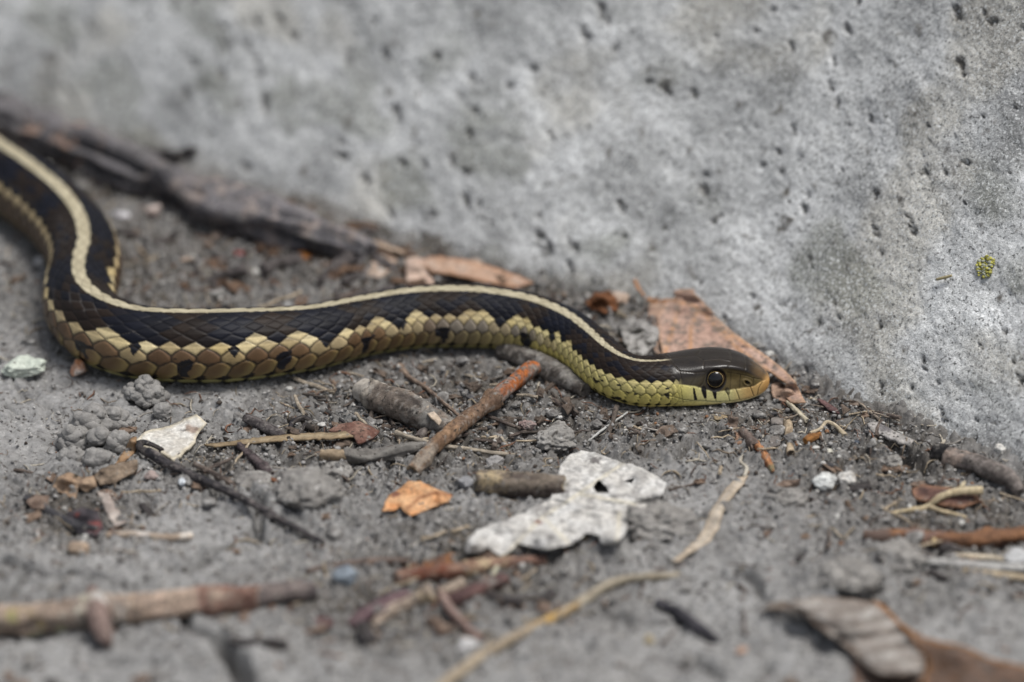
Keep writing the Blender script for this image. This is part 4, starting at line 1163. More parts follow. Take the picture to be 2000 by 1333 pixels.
pebble('pebble', 'blue-grey pyramid-shaped pebble alone on the front mud', 'pebble', 670, 1124, 50, 46, (0.26, 0.30, 0.34), (0.15, 0.17, 0.19), facets=10, cut=0.5)
twig('knobby_twig', 'pale tan bent twig with a rounded knob end', 'twig', [(728, 1222), (762, 1196), (800, 1178), (842, 1155, 0.8)], (0.8, 1.15, 1.2, 1.5), colA=(0.17, 0.13, 0.10), colB=(0.38, 0.31, 0.25), nodes=(0.97,), patches=[(0.85, 1, (0.46, 0.36, 0.24), 0.1)])
leaf('leaf_fragment', 'long dark purple leaf fragment beside the pale knobby twig', 'leaf', [(678, 1214), (700, 1190), (745, 1165), (790, 1150), (806, 1158), (770, 1182), (725, 1206), (690, 1222)], colA=(0.065, 0.035, 0.042), colB=(0.15, 0.10, 0.105), lifts=[(740, 1185, 1.5, 50)], veins=[[(680, 1216), (800, 1152)]], veinc=(0.22, 0.16, 0.16))
leaf('leaf_chip', 'small maroon leaf chip in front of the mottled stick end', 'leaf', [(605, 1212), (630, 1203), (655, 1212), (640, 1228), (612, 1226)], colA=(0.10, 0.04, 0.045), colB=(0.15, 0.085, 0.08))
kt = empty('elbow_twig', place(895, 1200), 'thin twig bent in a sharp elbow below the red stick', 'twig')
twig('upper_arm', None, None, [(905, 1138, 0.8), (880, 1150, 0.8), (860, 1158, 0.6)], (1.1, 0.95, 0.8), parent=kt, colA=(0.22, 0.17, 0.13), colB=(0.42, 0.35, 0.28))
twig('lower_arm', None, None, [(858, 1154, 0.6), (872, 1178, 0.7), (900, 1214, 0.4), (940, 1252)], (0.85, 0.85, 0.75, 0.6), parent=kt, colA=(0.16, 0.10, 0.085), colB=(0.30, 0.22, 0.19))
twig('maroon_twig', 'short maroon-brown twig behind the elbow-bent twig', 'twig', [(878, 1178), (920, 1158), (986, 1132)], (1.3, 1.4, 1.3), colA=(0.06, 0.035, 0.035), colB=(0.17, 0.10, 0.09), patches=[(0.5, 0.75, (0.22, 0.2, 0.18), -0.1)])
lg = empty('long_straw', place(1100, 1200), 'long golden straw curving across the front mud', 'straw')
twig('stalk', None, None, [(830, 1372), (900, 1310), (990, 1253), (1070, 1212), (1130, 1180)], (1.0, 1.05, 1.0, 0.95, 0.9), parent=lg, colA=(0.20, 0.16, 0.115), colB=(0.36, 0.30, 0.22), mat='wood', patches=[(0.7, 1, (0.34, 0.22, 0.08), -0.12)], bark=0.07)
twig('upper_stalk', None, None, [(1130, 1180), (1170, 1152), (1215, 1134), (1270, 1128), (1325, 1124)], (0.85, 0.95, 0.9, 0.8, 0.6), parent=lg, colA=(0.20, 0.17, 0.125), colB=(0.36, 0.32, 0.25), mat='wood', bark=0.08, nodes=(0.05,))
twig('charred_twig', 'charred blue-black twig lying alone in the front mud', 'twig', [(1285, 1176), (1320, 1200), (1360, 1228), (1398, 1256)], (1.0, 1.2, 1.2, 0.9), colA=INK, colB=(0.075, 0.07, 0.08))
ob_ = empty('orange_stick', place(1870, 1050), 'smooth orange-brown ringed stick lying on pale reeds', 'stick')
twig('stem', None, None, [(1690, 1044), (1740, 1050), (1810, 1055), (1900, 1054), (1980, 1050), (2080, 1046)], (1.0, 1.35, 1.5, 1.55, 1.55, 1.55), parent=ob_, colA=(0.07, 0.04, 0.028), colB=(0.24, 0.12, 0.062), patches=[(0.2, 0.4, (0.16, 0.10, 0.08), 0.0), (0, 0.12, (0.12, 0.085, 0.07), 0.3)], nodes=(0.25, 0.62, 0.8), mat='wood', seg=18)
pebble('bud_scar', None, None, 1822, 1062, 14, 18, (0.52, 0.40, 0.22)).parent = None
for q in [o for o in col0.objects if o.name.startswith('bud_scar')]:
    q.location = [a - b for a, b in zip(q.location, ob_.location)]; q.location[1] -= 0.0012; q.location[2] += 0.0012; q.parent = ob_
    for k in ('label', 'category'):
        if k in q: del q[k]
for nm, lb, pts, r, ca, cbb in [
    ('reed_piece', 'upper cream split reed just in front of the orange stick', [(1858, 1083), (1920, 1088), (1990, 1097), (2050, 1104)], 0.75, (0.36, 0.30, 0.22), (0.52, 0.46, 0.36)),
    ('reed_piece', 'broad grey split reed below the cream one', [(1812, 1095), (1880, 1102), (1950, 1108), (2050, 1112)], 1.1, (0.24, 0.235, 0.225), (0.40, 0.39, 0.37)),
    ('reed_piece', 'tan split reed lying outermost from the orange stick', [(1870, 1112), (1940, 1122), (2050, 1136)], 0.8, (0.28, 0.22, 0.15), (0.46, 0.39, 0.28))]:
    twig(nm, lb, 'reed', pts, (r * 0.7, r, r, r)[:len(pts)], flat=0.6, colA=ca, colB=cbb, mat='wood', streak=16, bark=0.16)
dk = empty('weathered_twig', place(1900, 910), 'dark weathered twig with black burnt end against the wall foot', 'twig')
twig('stem', None, None, [(1842, 888), (1880, 900), (1930, 920), (1972, 938), (1990, 962)], (1.9, 2.0, 1.9, 1.7, 1.1), parent=dk, colA=(0.07, 0.06, 0.055), colB=(0.19, 0.165, 0.15), seg=18, speck=0.3, patches=[(0.0, 0.3, (0.24, 0.19, 0.16), -0.2)])
twig('burnt_end', None, None, [(1818, 884), (1832, 886), (1846, 889)], (1.2, 1.75, 1.85), parent=dk, colA=(0.012, 0.012, 0.013), colB=(0.05, 0.045, 0.043), seg=16)
ft = empty('forked_stem', place(1830, 985), 'thin cream forked stem lying over the red-brown bark', 'stem')
twig('main_stem', None, None, [(1742, 1004), (1780, 996, 0.6), (1812, 990, 1.0), (1840, 970, 2.6), (1880, 960, 3.0), (1918, 958, 2.4)], (0.35, 0.45, 0.55, 0.6, 0.75, 0.85), parent=ft, colA=(0.32, 0.25, 0.15), colB=(0.47, 0.40, 0.27), mat='wood')
twig('fork', None, None, [(1812, 990, 1.0), (1840, 999, 0.6), (1888, 1010, 0.1)], (0.5, 0.42, 0.3), parent=ft, colA=(0.32, 0.25, 0.15), colB=(0.45, 0.37, 0.25), mat='wood')
twig('tip', None, None, [(1873, 962, 3.0), (1878, 950, 4.0), (1884, 942, 4.4)], (0.5, 0.45, 0.2), parent=ft, colA=(0.35, 0.3, 0.2), colB=(0.47, 0.40, 0.27), mat='wood')
leaf('bark_piece', 'red-brown hollow bark piece under the forked stem', 'bark', [(1780, 955), (1800, 946), (1850, 952), (1905, 962), (1912, 980), (1880, 992), (1830, 985), (1788, 974)], base=0.8, thick=0.7, colA=(0.075, 0.045, 0.04), colB=(0.19, 0.105, 0.08), lifts=[(1850, 962, 1.8, 50)], mat='bark', rims=(0.27, 0.15, 0.09))
# debris before the snake's snout
ot = empty('orange_twig', place(1485, 890), 'small orange-brown twig with grey stump below the snake head', 'twig')
twig('stump', None, None, [(1448, 842), (1462, 858), (1474, 872)], (0.85, 1.15, 1.0), parent=ot, colA=(0.10, 0.075, 0.065), colB=(0.20, 0.155, 0.13))
twig('stem', None, None, [(1472, 862), (1488, 882), (1502, 906), (1510, 922)], (0.72, 0.8, 0.8, 0.35), parent=ot, colA=(0.22, 0.085, 0.04), colB=(0.42, 0.21, 0.10), patches=[(0.9, 1, (0.2, 0.17, 0.1), 0.3)])
twig('curled_bark_roll', 'pale tan rolled bark strip standing near the leaf tip', 'bark', [(1537, 822), (1541, 842, 0.3), (1538, 856), (1546, 886)], (0.75, 0.8, 0.45, 0.8), colA=(0.22, 0.165, 0.11), colB=(0.42, 0.34, 0.24), mat='wood', endc=(0.06, 0.045, 0.035))
twig('straw_bit', 'stubby cream straw below the brown leaf tip', 'straw', [(1538, 786, 0.6), (1555, 802, 0.4), (1577, 822)], (0.42, 0.5, 0.45), colA=(0.34, 0.30, 0.22), colB=(0.48, 0.43, 0.33), mat='wood')
bd = empty('bud_husk', place(1600, 845), 'amber bud husk with a cream curved tail', 'husk')
twig('husk', None, None, [(1572, 862), (1586, 854), (1602, 848)], (0.7, 0.85, 0.45), parent=bd, colA=(0.08, 0.035, 0.015), colB=(0.30, 0.14, 0.045), mat='wood')
twig('tail', None, None, [(1582, 846, 0.6), (1602, 838, 0.7), (1615, 824, 0.8), (1634, 834, 0.5), (1650, 852)], (0.3, 0.35, 0.32, 0.38, 0.6), parent=bd, colA=(0.30, 0.25, 0.17), colB=(0.45, 0.38, 0.28), mat='wood')
for nm, lb, ol, kw in [
    ('bark_chip', 'brown upright bark chip just under the snake chin', [(1418, 838), (1424, 812), (1444, 816), (1438, 845)], dict(colA=(0.13, 0.095, 0.075), colB=(0.24, 0.185, 0.15), thick=0.5, lifts=[(1432, 815, 1.6, 14)])),
    ('bark_chip', 'tiny orange-brown chip against the orange twig stump', [(1434, 868), (1438, 845), (1452, 850), (1448, 866)], dict(colA=(0.2, 0.12, 0.08), colB=(0.30, 0.19, 0.13), thick=0.4)),
    ('leaf_shred', 'crumpled grey leaf shred beside the rolled bark strip', [(1495, 865), (1500, 845), (1508, 815), (1530, 815), (1532, 835), (1520, 850), (1524, 868), (1506, 873)], dict(colA=(0.14, 0.125, 0.115), colB=(0.25, 0.225, 0.205), lifts=[(1515, 825, 1.4, 14)])),
    ('wood_chip', 'flat grey wood chip propped on crumbs at the wall foot', [(1694, 828), (1712, 822), (1745, 842), (1785, 860), (1778, 870), (1740, 856), (1705, 842)], dict(colA=(0.25, 0.235, 0.22), colB=(0.40, 0.38, 0.36), thick=0.6, base=1.2, stains=[(1728, 836, 16, (0.15, 0.14, 0.14))])),
    ('bark_sliver', 'maroon bark sliver between leaf tip and wall', [(1596, 778), (1612, 782), (1636, 800), (1640, 808), (1618, 800)], dict(colA=(0.08, 0.045, 0.045), colB=(0.17, 0.10, 0.095), base=0.9, thick=0.4)),
    ('dry_grass_bit', 'straw-coloured flat grass bit under the snake chin', [(1394, 812), (1420, 809), (1422, 816), (1396, 820)], dict(colA=(0.24, 0.18, 0.11), colB=(0.35, 0.28, 0.18))),
]:
    leaf(nm, lb, nm.split('_')[0] if nm != 'dry_grass_bit' else 'grass', ol, step=4.5, mat='bark' if 'bark' in nm or 'wood' in nm else 'leaf', **kw)
for lb, pts, r in [('hair-thin pale fibre lying across the debris under the chin', [(1476, 815), (1490, 826), (1503, 840)], 0.14),
                   ('thin grey stalk bit beside the orange twig', [(1482, 862), (1492, 850), (1506, 838)], 0.28),
                   ('hair-thin curved rootlet clinging to the wall foot', [(1790, 815), (1800, 830), (1822, 834), (1832, 832)], 0.15),
                   ('short white stem stub at the wall foot above the burnt twig end', [(1838, 872), (1846, 860)], 0.3),
                   ('straight hair-thin fibre hanging at the wall foot', [(1791, 830), (1792, 855)], 0.13)]:
    twig('fibre', lb, 'fibre', pts, (r, r), colA=(0.30, 0.26, 0.2), colB=(0.45, 0.41, 0.34), mat='wood', seg=8, kink=0.3)

# ---------------------------------------------------------------- leaves and flakes
bl = empty('brown_leaf', place(1340, 640), 'large pinkish-brown dead leaf propped behind the snake head', 'leaf')
leaf('blade', None, None, [(1282, 618), (1300, 590), (1330, 572), (1362, 568), (1372, 590), (1400, 622), (1440, 655), (1480, 682), (1520, 712), (1548, 738), (1564, 765), (1573, 785), (1545, 787), (1530, 772), (1535, 750), (1505, 728),
                           (1470, 712), (1430, 705), (1380, 708), (1330, 705), (1295, 698), (1288, 660)], parent=bl, base=1.2, colA=(0.38, 0.245, 0.19), colB=(0.44, 0.31, 0.25), stain=0.75, stainc=(0.15, 0.13, 0.11), wave=1.2, wl=30,
     veins=[[(1310, 585), (1362, 600), (1400, 640), (1440, 680), (1530, 745)], [(1365, 600), (1350, 640), (1348, 700)], [(1400, 640), (1470, 680)], [(1330, 590), (1315, 640), (1300, 690)]], veinc=(0.47, 0.26, 0.13), veinw=3.0, thick=0.28, lifts=[(1480, 690, 2.5, 60), (1550, 745, 2.6, 22)], step=6, rims=(0.45, 0.29, 0.19))
leaf('curled_tip', None, None, [(1505, 752), (1520, 745), (1545, 758), (1560, 778), (1548, 788), (1525, 782), (1508, 775)], parent=bl, base=0.6, colA=(0.34, 0.22, 0.16), colB=(0.46, 0.33, 0.25), stains=[(1528, 757, 9, (0.05, 0.025, 0.015)), (1520, 775, 5, (0.03, 0.02, 0.015))], step=4, lifts=[(1540, 762, 2.2, 20)])
twig('petiole', None, None, [(1243, 548), (1252, 568), (1268, 586), (1290, 592), (1312, 590)], (0.5, 0.55, 0.6, 0.75, 0.6), parent=bl, colA=(0.33, 0.16, 0.08), colB=(0.45, 0.25, 0.14), mat='wood')
leaf('left_lobe', None, None, [(1268, 590), (1290, 585), (1296, 610), (1290, 650), (1294, 690), (1278, 690), (1274, 640), (1266, 612)], parent=bl, base=0.9, colA=(0.30, 0.20, 0.15), colB=(0.42, 0.29, 0.21), stain=0.7, step=5)
wlf = empty('white_leaf', place(1120, 990), 'bleached white dead leaf with a hole and black specks', 'leaf')
leaf('blade', None, None, [(908, 1080), (910, 1060), (930, 1036), (968, 1022), (1000, 1010), (1040, 992), (1072, 978), (1084, 950), (1092, 912), (1108, 892), (1135, 880), (1165, 884), (1205, 900), (1250, 912), (1285, 930), (1305, 945), (1292, 968), (1262, 990), (1232, 1012), (1222, 1040), (1208, 1058), (1186, 1066),
                           (1172, 1062), (1168, 1044), (1142, 1042), (1132, 1058), (1100, 1068), (1065, 1074), (1035, 1068), (1012, 1062), (990, 1082), (975, 1086), (955, 1068), (935, 1080)], parent=wlf, colA=(0.62, 0.61, 0.585), colB=(0.50, 0.48, 0.445),
     holes=[[(1160, 950), (1170, 938), (1184, 950), (1188, 964), (1166, 964)], [(1215, 940), (1240, 932), (1232, 942)]], veins=[[(965, 1120), (985, 1085), (1060, 1010), (1130, 965), (1180, 930), (1225, 900)], [(1060, 1010), (1110, 1060)], [(1130, 965), (1240, 985)], [(1205, 1060), (1210, 1000)]],
     veinc=(0.62, 0.57, 0.45), veinw=3.0, stain=0.6, stainc=(0.24, 0.23, 0.22), stains=[(1075, 1051, 10, (0.20, 0.19, 0.185)), (1163, 900, 9, (0.14, 0.13, 0.125)), (1050, 1020, 8, (0.2, 0.1, 0.08)), (1100, 960, 9, (0.2, 0.18, 0.18))],
     lifts=[(930, 1060, 3.4, 28), (1070, 1060, 3.2, 42), (1200, 1050, 3.0, 26), (1180, 940, 1.0, 70), (1280, 955, 1.2, 40)], base=0.4, wave=2.0, wl=38, step=5, thick=0.2, jag=2.6)
twig('petiole', None, None, [(988, 1078, 0.9), (978, 1095, 0.9), (962, 1125, 0.9)], (0.5, 0.45, 0.4), parent=wlf, colA=(0.30, 0.28, 0.2), colB=(0.46, 0.44, 0.34), mat='wood')
leaf('orange_leaf', 'small bright orange curled leaf piece on the mud', 'leaf', [(746, 998), (752, 985), (758, 968), (775, 958), (798, 940), (822, 940), (840, 950), (862, 958), (886, 968), (876, 980), (848, 990), (820, 1002), (803, 1008), (790, 998), (782, 988), (770, 996)], colA=(0.56, 0.27, 0.12), colB=(0.62, 0.38, 0.21), veins=[[(795, 995), (820, 972), (850, 962), (884, 968)]],
     veinc=(0.26, 0.11, 0.055), stains=[(772, 966, 9, (0.2, 0.09, 0.06))], lifts=[(812, 950, 1.4, 30), (800, 1000, 0.8, 20), (870, 970, 1.0, 16)], step=4.5, base=0.5, wave=0.7, wl=22, veinw=3.2)
leaf('bark_flake', 'chalk-white angular bark flake resting on the worm cast edge', 'bark', [(265, 858), (285, 842), (330, 832), (352, 822), (385, 808), (404, 828), (388, 845), (382, 862), (360, 882), (338, 899), (322, 888), (305, 878), (280, 870)], colA=(0.50, 0.48, 0.43), colB=(0.56, 0.54, 0.50), stain=0.5, stainc=(0.34, 0.31, 0.27), thick=0.75, base=1.0,
     stains=[(375, 838, 13, (0.28, 0.22, 0.18)), (385, 840, 7, (0.22, 0.17, 0.14))], step=5, wave=0.5, rims=(0.48, 0.42, 0.30), mat='wood', lifts=[(390, 820, 1.2, 40)])
leaf('tan_leaf', 'small tan leaf blade standing beside the worm cast', 'leaf', [(224, 908), (238, 885), (256, 856), (267, 853), (266, 878), (246, 900)], colA=(0.36, 0.23, 0.13), colB=(0.42, 0.32, 0.22), lifts=[(262, 860, 2.4, 22)], step=4.5, rims=(0.25, 0.15, 0.08))
leaf('bark_slab', 'grooved brown bark slab in front of the worm cast', 'bark', [(184, 930), (200, 914), (240, 902), (268, 898), (270, 912), (246, 932), (222, 944), (196, 948)], colA=(0.11, 0.082, 0.06), colB=(0.24, 0.185, 0.135), thick=0.8, base=0.9, step=4, ridges=0.7, mat='bark')
cl_ = leaf('crumpled_leaf', 'crumpled tan leaf with dark hollows left of the bark slab', 'leaf', [(100, 958), (112, 932), (135, 922), (160, 932), (185, 930), (190, 950), (170, 962), (152, 952), (148, 975), (128, 968), (115, 962)], colA=(0.30, 0.20, 0.13), colB=(0.40, 0.29, 0.20), lifts=[(128, 935, 2.4, 20), (170, 942, 2.0, 20)], stain=0.6, stainc=(0.08, 0.06, 0.045), step=4, stains=[(148, 930, 7, (0.04, 0.03, 0.02))])
leaf('leaf_shred', 'pale pinkish leaf shred below the crumpled leaf', 'leaf', [(190, 960), (212, 962), (236, 1005), (248, 1020), (225, 1028), (205, 1000)], colA=(0.30, 0.25, 0.22), colB=(0.42, 0.37, 0.33), lifts=[(215, 985, 1.2, 25)])
pl_ = empty('bark_leaf_strip', place(560, 850), 'long narrow leaf edge-on with a red-brown folded end', 'leaf')
leaf('edge_strip', None, None, [(398, 868), (450, 862), (520, 852), (600, 845), (650, 845), (706, 840), (700, 852), (640, 856), (560, 860), (480, 866), (420, 872)], parent=pl_, colA=(0.30, 0.24, 0.15), colB=(0.48, 0.40, 0.28), thick=0.35, base=1.0, step=5, lifts=[(650, 848, 1.0, 60)], rims=(0.20, 0.14, 0.08))
leaf('folded_end', None, None, [(640, 842), (660, 828), (700, 822), (722, 830), (742, 842), (730, 855), (700, 868), (690, 850)], parent=pl_, colA=(0.13, 0.065, 0.05), colB=(0.24, 0.15, 0.115), thick=0.4, base=1.4, step=5, lifts=[(705, 835, 1.3, 30)], mat='bark')
leaf('dry_strip', 'curved papery cream leaf strip beside the white leaf', 'leaf', [(1312, 1096), (1330, 1082), (1355, 1058), (1372, 1036), (1385, 1005), (1412, 960), (1440, 932), (1460, 928), (1452, 945), (1430, 970), (1412, 1000), (1405, 1030), (1385, 1058), (1350, 1080), (1325, 1098)], colA=(0.34, 0.29, 0.235), colB=(0.48, 0.43, 0.36), lifts=[(1400, 1000, 1.2, 40)],
     stain=0.35, stainc=(0.16, 0.15, 0.135), veins=[[(1315, 1096), (1380, 1040), (1410, 985), (1450, 935)], [(1335, 1085), (1395, 1030)]], veinc=(0.5, 0.42, 0.33), step=5, rims=(0.46, 0.37, 0.27))
twig('strip_stalk', 'thin twisted pale stalk rising from the papery strip', 'stalk', [(1453, 932), (1458, 915), (1446, 902), (1452, 890)], (0.35, 0.4, 0.35, 0.3), colA=(0.28, 0.25, 0.2), colB=(0.4, 0.37, 0.31), mat='wood')
gl_ = empty('grey_leaf', place(1680, 1240), 'large curled grey-white leaf in the front mud', 'leaf')
leaf('blade', None, None, [(1496, 1190), (1540, 1176), (1600, 1166), (1660, 1170), (1705, 1176), (1735, 1200), (1770, 1235), (1800, 1275), (1806, 1308), (1760, 1320), (1720, 1318), (1690, 1300), (1660, 1268), (1620, 1242), (1585, 1212), (1558, 1192), (1530, 1190)], parent=gl_, colA=(0.24, 0.21, 0.185), colB=(0.46, 0.44, 0.41), lifts=[(1640, 1215, 4.5, 60), (1740, 1300, 4.2, 55), (1560, 1185, 3.4, 34)],
     veins=[[(1560, 1195), (1640, 1200), (1700, 1182)], [(1600, 1222), (1670, 1222), (1735, 1205)], [(1640, 1248), (1700, 1244), (1760, 1232)], [(1672, 1276), (1730, 1266), (1784, 1258)], [(1700, 1302), (1750, 1292), (1800, 1286)], [(1530, 1182), (1640, 1235), (1700, 1310)]], veinc=(0.17, 0.145, 0.125), veinw=6, veinh=-0.9, wave=1.4, wl=40, base=1.2, stain=0.5, stainc=(0.19, 0.16, 0.14), step=6, rims=(0.20, 0.14, 0.10))
leaf('curled_rim', None, None, [(1484, 1196), (1500, 1178), (1530, 1172), (1560, 1184), (1575, 1205), (1555, 1200), (1528, 1186), (1500, 1192)], parent=gl_, colA=(0.12, 0.105, 0.09), colB=(0.22, 0.19, 0.165), base=1.6, step=5)
br = empty('rust_leaf', place(1900, 1310), 'rusty brown leaf curling up against the grey-white leaf', 'leaf')
leaf('blade', None, None, [(1700, 1172), (1724, 1178), (1760, 1218), (1800, 1244), (1850, 1256), (1885, 1262), (1930, 1285), (2030, 1308), (2060, 1380), (1840, 1390), (1800, 1330), (1812, 1295), (1785, 1250), (1745, 1212)], parent=br, colA=(0.085, 0.05, 0.032), colB=(0.16, 0.105, 0.078), stain=0.4, lifts=[(1800, 1255, 2.5, 60), (1870, 1275, 2.2, 40)], base=1.0, wave=0.8, step=8, rims=(0.36, 0.17, 0.06))
leaf('dark_fold', None, None, [(1660, 1285), (1700, 1312), (1780, 1322), (1830, 1312), (1860, 1390), (1650, 1390), (1668, 1320)], parent=br, colA=(0.11, 0.075, 0.055), colB=(0.2, 0.14, 0.11), base=0.3, step=8)
# leaf litter at the wall foot behind the snake
fl_ = empty('folded_leaf', place(900, 530), 'folded tan-pink leaf at the wall foot behind the snake back', 'leaf')
leaf('upper_fold', None, None, [(818, 510), (840, 500), (900, 506), (960, 520), (1010, 538), (1042, 552), (1005, 562), (950, 552), (890, 538), (845, 532)], parent=fl_, colA=(0.46, 0.35, 0.28), colB=(0.40, 0.26, 0.18), lifts=[(880, 512, 2.6, 60)], base=0.8, rims=(0.36, 0.18, 0.09))
leaf('hanging_flap', None, None, [(790, 506), (812, 500), (838, 510), (846, 548), (852, 580), (800, 582), (794, 545)], parent=fl_, colA=(0.46, 0.33, 0.26), colB=(0.55, 0.43, 0.35), lifts=[(815, 515, 2.0, 25)], base=0.8)
twig('wall_foot_straw', 'pale straw leaning along the wall foot behind the snake', 'straw', [(540, 408, 1), (620, 435, 2), (700, 466, 2), (790, 496, 1)], (0.6, 0.65, 0.6, 0.5), colA=(0.34, 0.25, 0.18), colB=(0.48, 0.38, 0.29), mat='wood')
twig('root', 'thick bark-covered dark grey root along the wall foot', 'root', [(-60, 210), (70, 262), (180, 305), (300, 352), (420, 402), (540, 438), (640, 470), (705, 498)], (4.6, 4.6, 4.5, 4.4, 4.3, 4.0, 3.2, 2.2), colA=(0.04, 0.04, 0.045), colB=(0.17, 0.16, 0.165), bark=0.40, speck=0.6, seg=36, patches=[(0.2, 0.35, (0.3, 0.2, 0.15), -0.4), (0.5, 1, (0.25, 0.21, 0.19), -0.25)])
twig('wall_strip', 'thin black strip lying on top of the thick root', 'twig', [(250, 296, 1.2), (300, 300, 1.4), (350, 302, 1.4), (390, 294, 1.0)], (0.8, 1.2, 1.2, 0.7), colA=INK, colB=(0.05, 0.042, 0.038))  # thin black strip drawn along the dark slot above the root
leaf('moss_scrap', 'russet crumpled leaf scrap behind the snake neck', 'leaf', [(1140, 592), (1160, 572), (1190, 568), (1208, 585), (1206, 606), (1180, 612), (1155, 602)], colA=(0.10, 0.045, 0.022), colB=(0.24, 0.10, 0.045), lifts=[(1175, 580, 2.5, 22)], wave=1.8, wl=12, step=4, stain=0.5, stainc=(0.04, 0.025, 0.015))
leaf('mud_plate', 'pale dried mud flake between snake neck and brown leaf', 'mud', [(1205, 640), (1225, 618), (1262, 625), (1285, 640), (1282, 672), (1262, 692), (1232, 690), (1218, 668)], colA=(0.24, 0.23, 0.215), colB=(0.32, 0.31, 0.295), thick=1.2, base=0.3, wave=2.2, wl=26, stain=0.6, jag=4, step=4, mat='soil', lifts=[(1250, 640, 1.0, 40)])

# ---------------------------------------------------------------- worm cast: pellets of extruded clay in four lumps
wcst = empty('worm_cast', place(200, 850), 'grey worm cast of rounded clay pellets beside the snake belly', 'worm cast')
for (px, py, w, h, n, rr, lift) in [(280, 782, 92, 78, 42, (0.7, 1.5), 0.4), (222, 825, 70, 56, 26, (0.7, 1.5), 0.0), (178, 838, 74, 70, 14, (1.5, 2.5), 0.3), (195, 868, 56, 40, 10, (1.2, 2.0), 0.6), (145, 868, 62, 56, 16, (1.0, 1.9), 0.2), (140, 893, 46, 34, 7, (1.2, 1.8), 0.0),
                                    (192, 900, 54, 34, 8, (1.1, 1.7), 0.0), (232, 872, 44, 44, 6, (1.5, 2.1), 0.0), (318, 815, 30, 40, 6, (1.0, 1.6), 0.0)]:
    c0 = place(px, py, 0.3)
    VV, FF, CC, nv = [], [], [], 0
    for i in range(int(n * 1.5)):
        r = rng.uniform(*rr) * 0.95
        a = rng.uniform(0, 2 * math.pi); e = rng.random() ** 0.5
        hx, hz = w / 20.0 - r * 0.6, h / 20.0 * 0.9
        q = c0 + np.array([hx * e * math.cos(a), hx * 0.7 * e * math.sin(a), max(0.2, hz * 1.25 * (1 - e * e) * rng.uniform(0.35, 1.0)) + lift])
        v, f = ICO[3] if r > 1.1 else ICO[2]
        k = 1 + 0.26 * fbm3(v[:, 0] * 1.3 + i, v[:, 1] * 1.3, v[:, 2] * 1.3, 3, 900 + i) + 0.05 * noise3(v[:, 0] * 6, v[:, 1] * 6 + i, v[:, 2] * 6, 77)
        vv = v * k[:, None] * np.array([r * rng.uniform(0.9, 1.25), r, r * rng.uniform(0.8, 1.0)]) + q
        VV.append(vv); FF.append(f + nv); nv += len(vv)
        CC.append(np.tile(np.array([0.228, 0.220, 0.208]) * rng.uniform(0.92, 1.08), (len(vv), 1)))
    link('pellet_lump', make_mesh('pellet_lump', rel(np.vstack(VV), wcst), np.vstack(FF), np.vstack(CC), 'clay'), wcst)

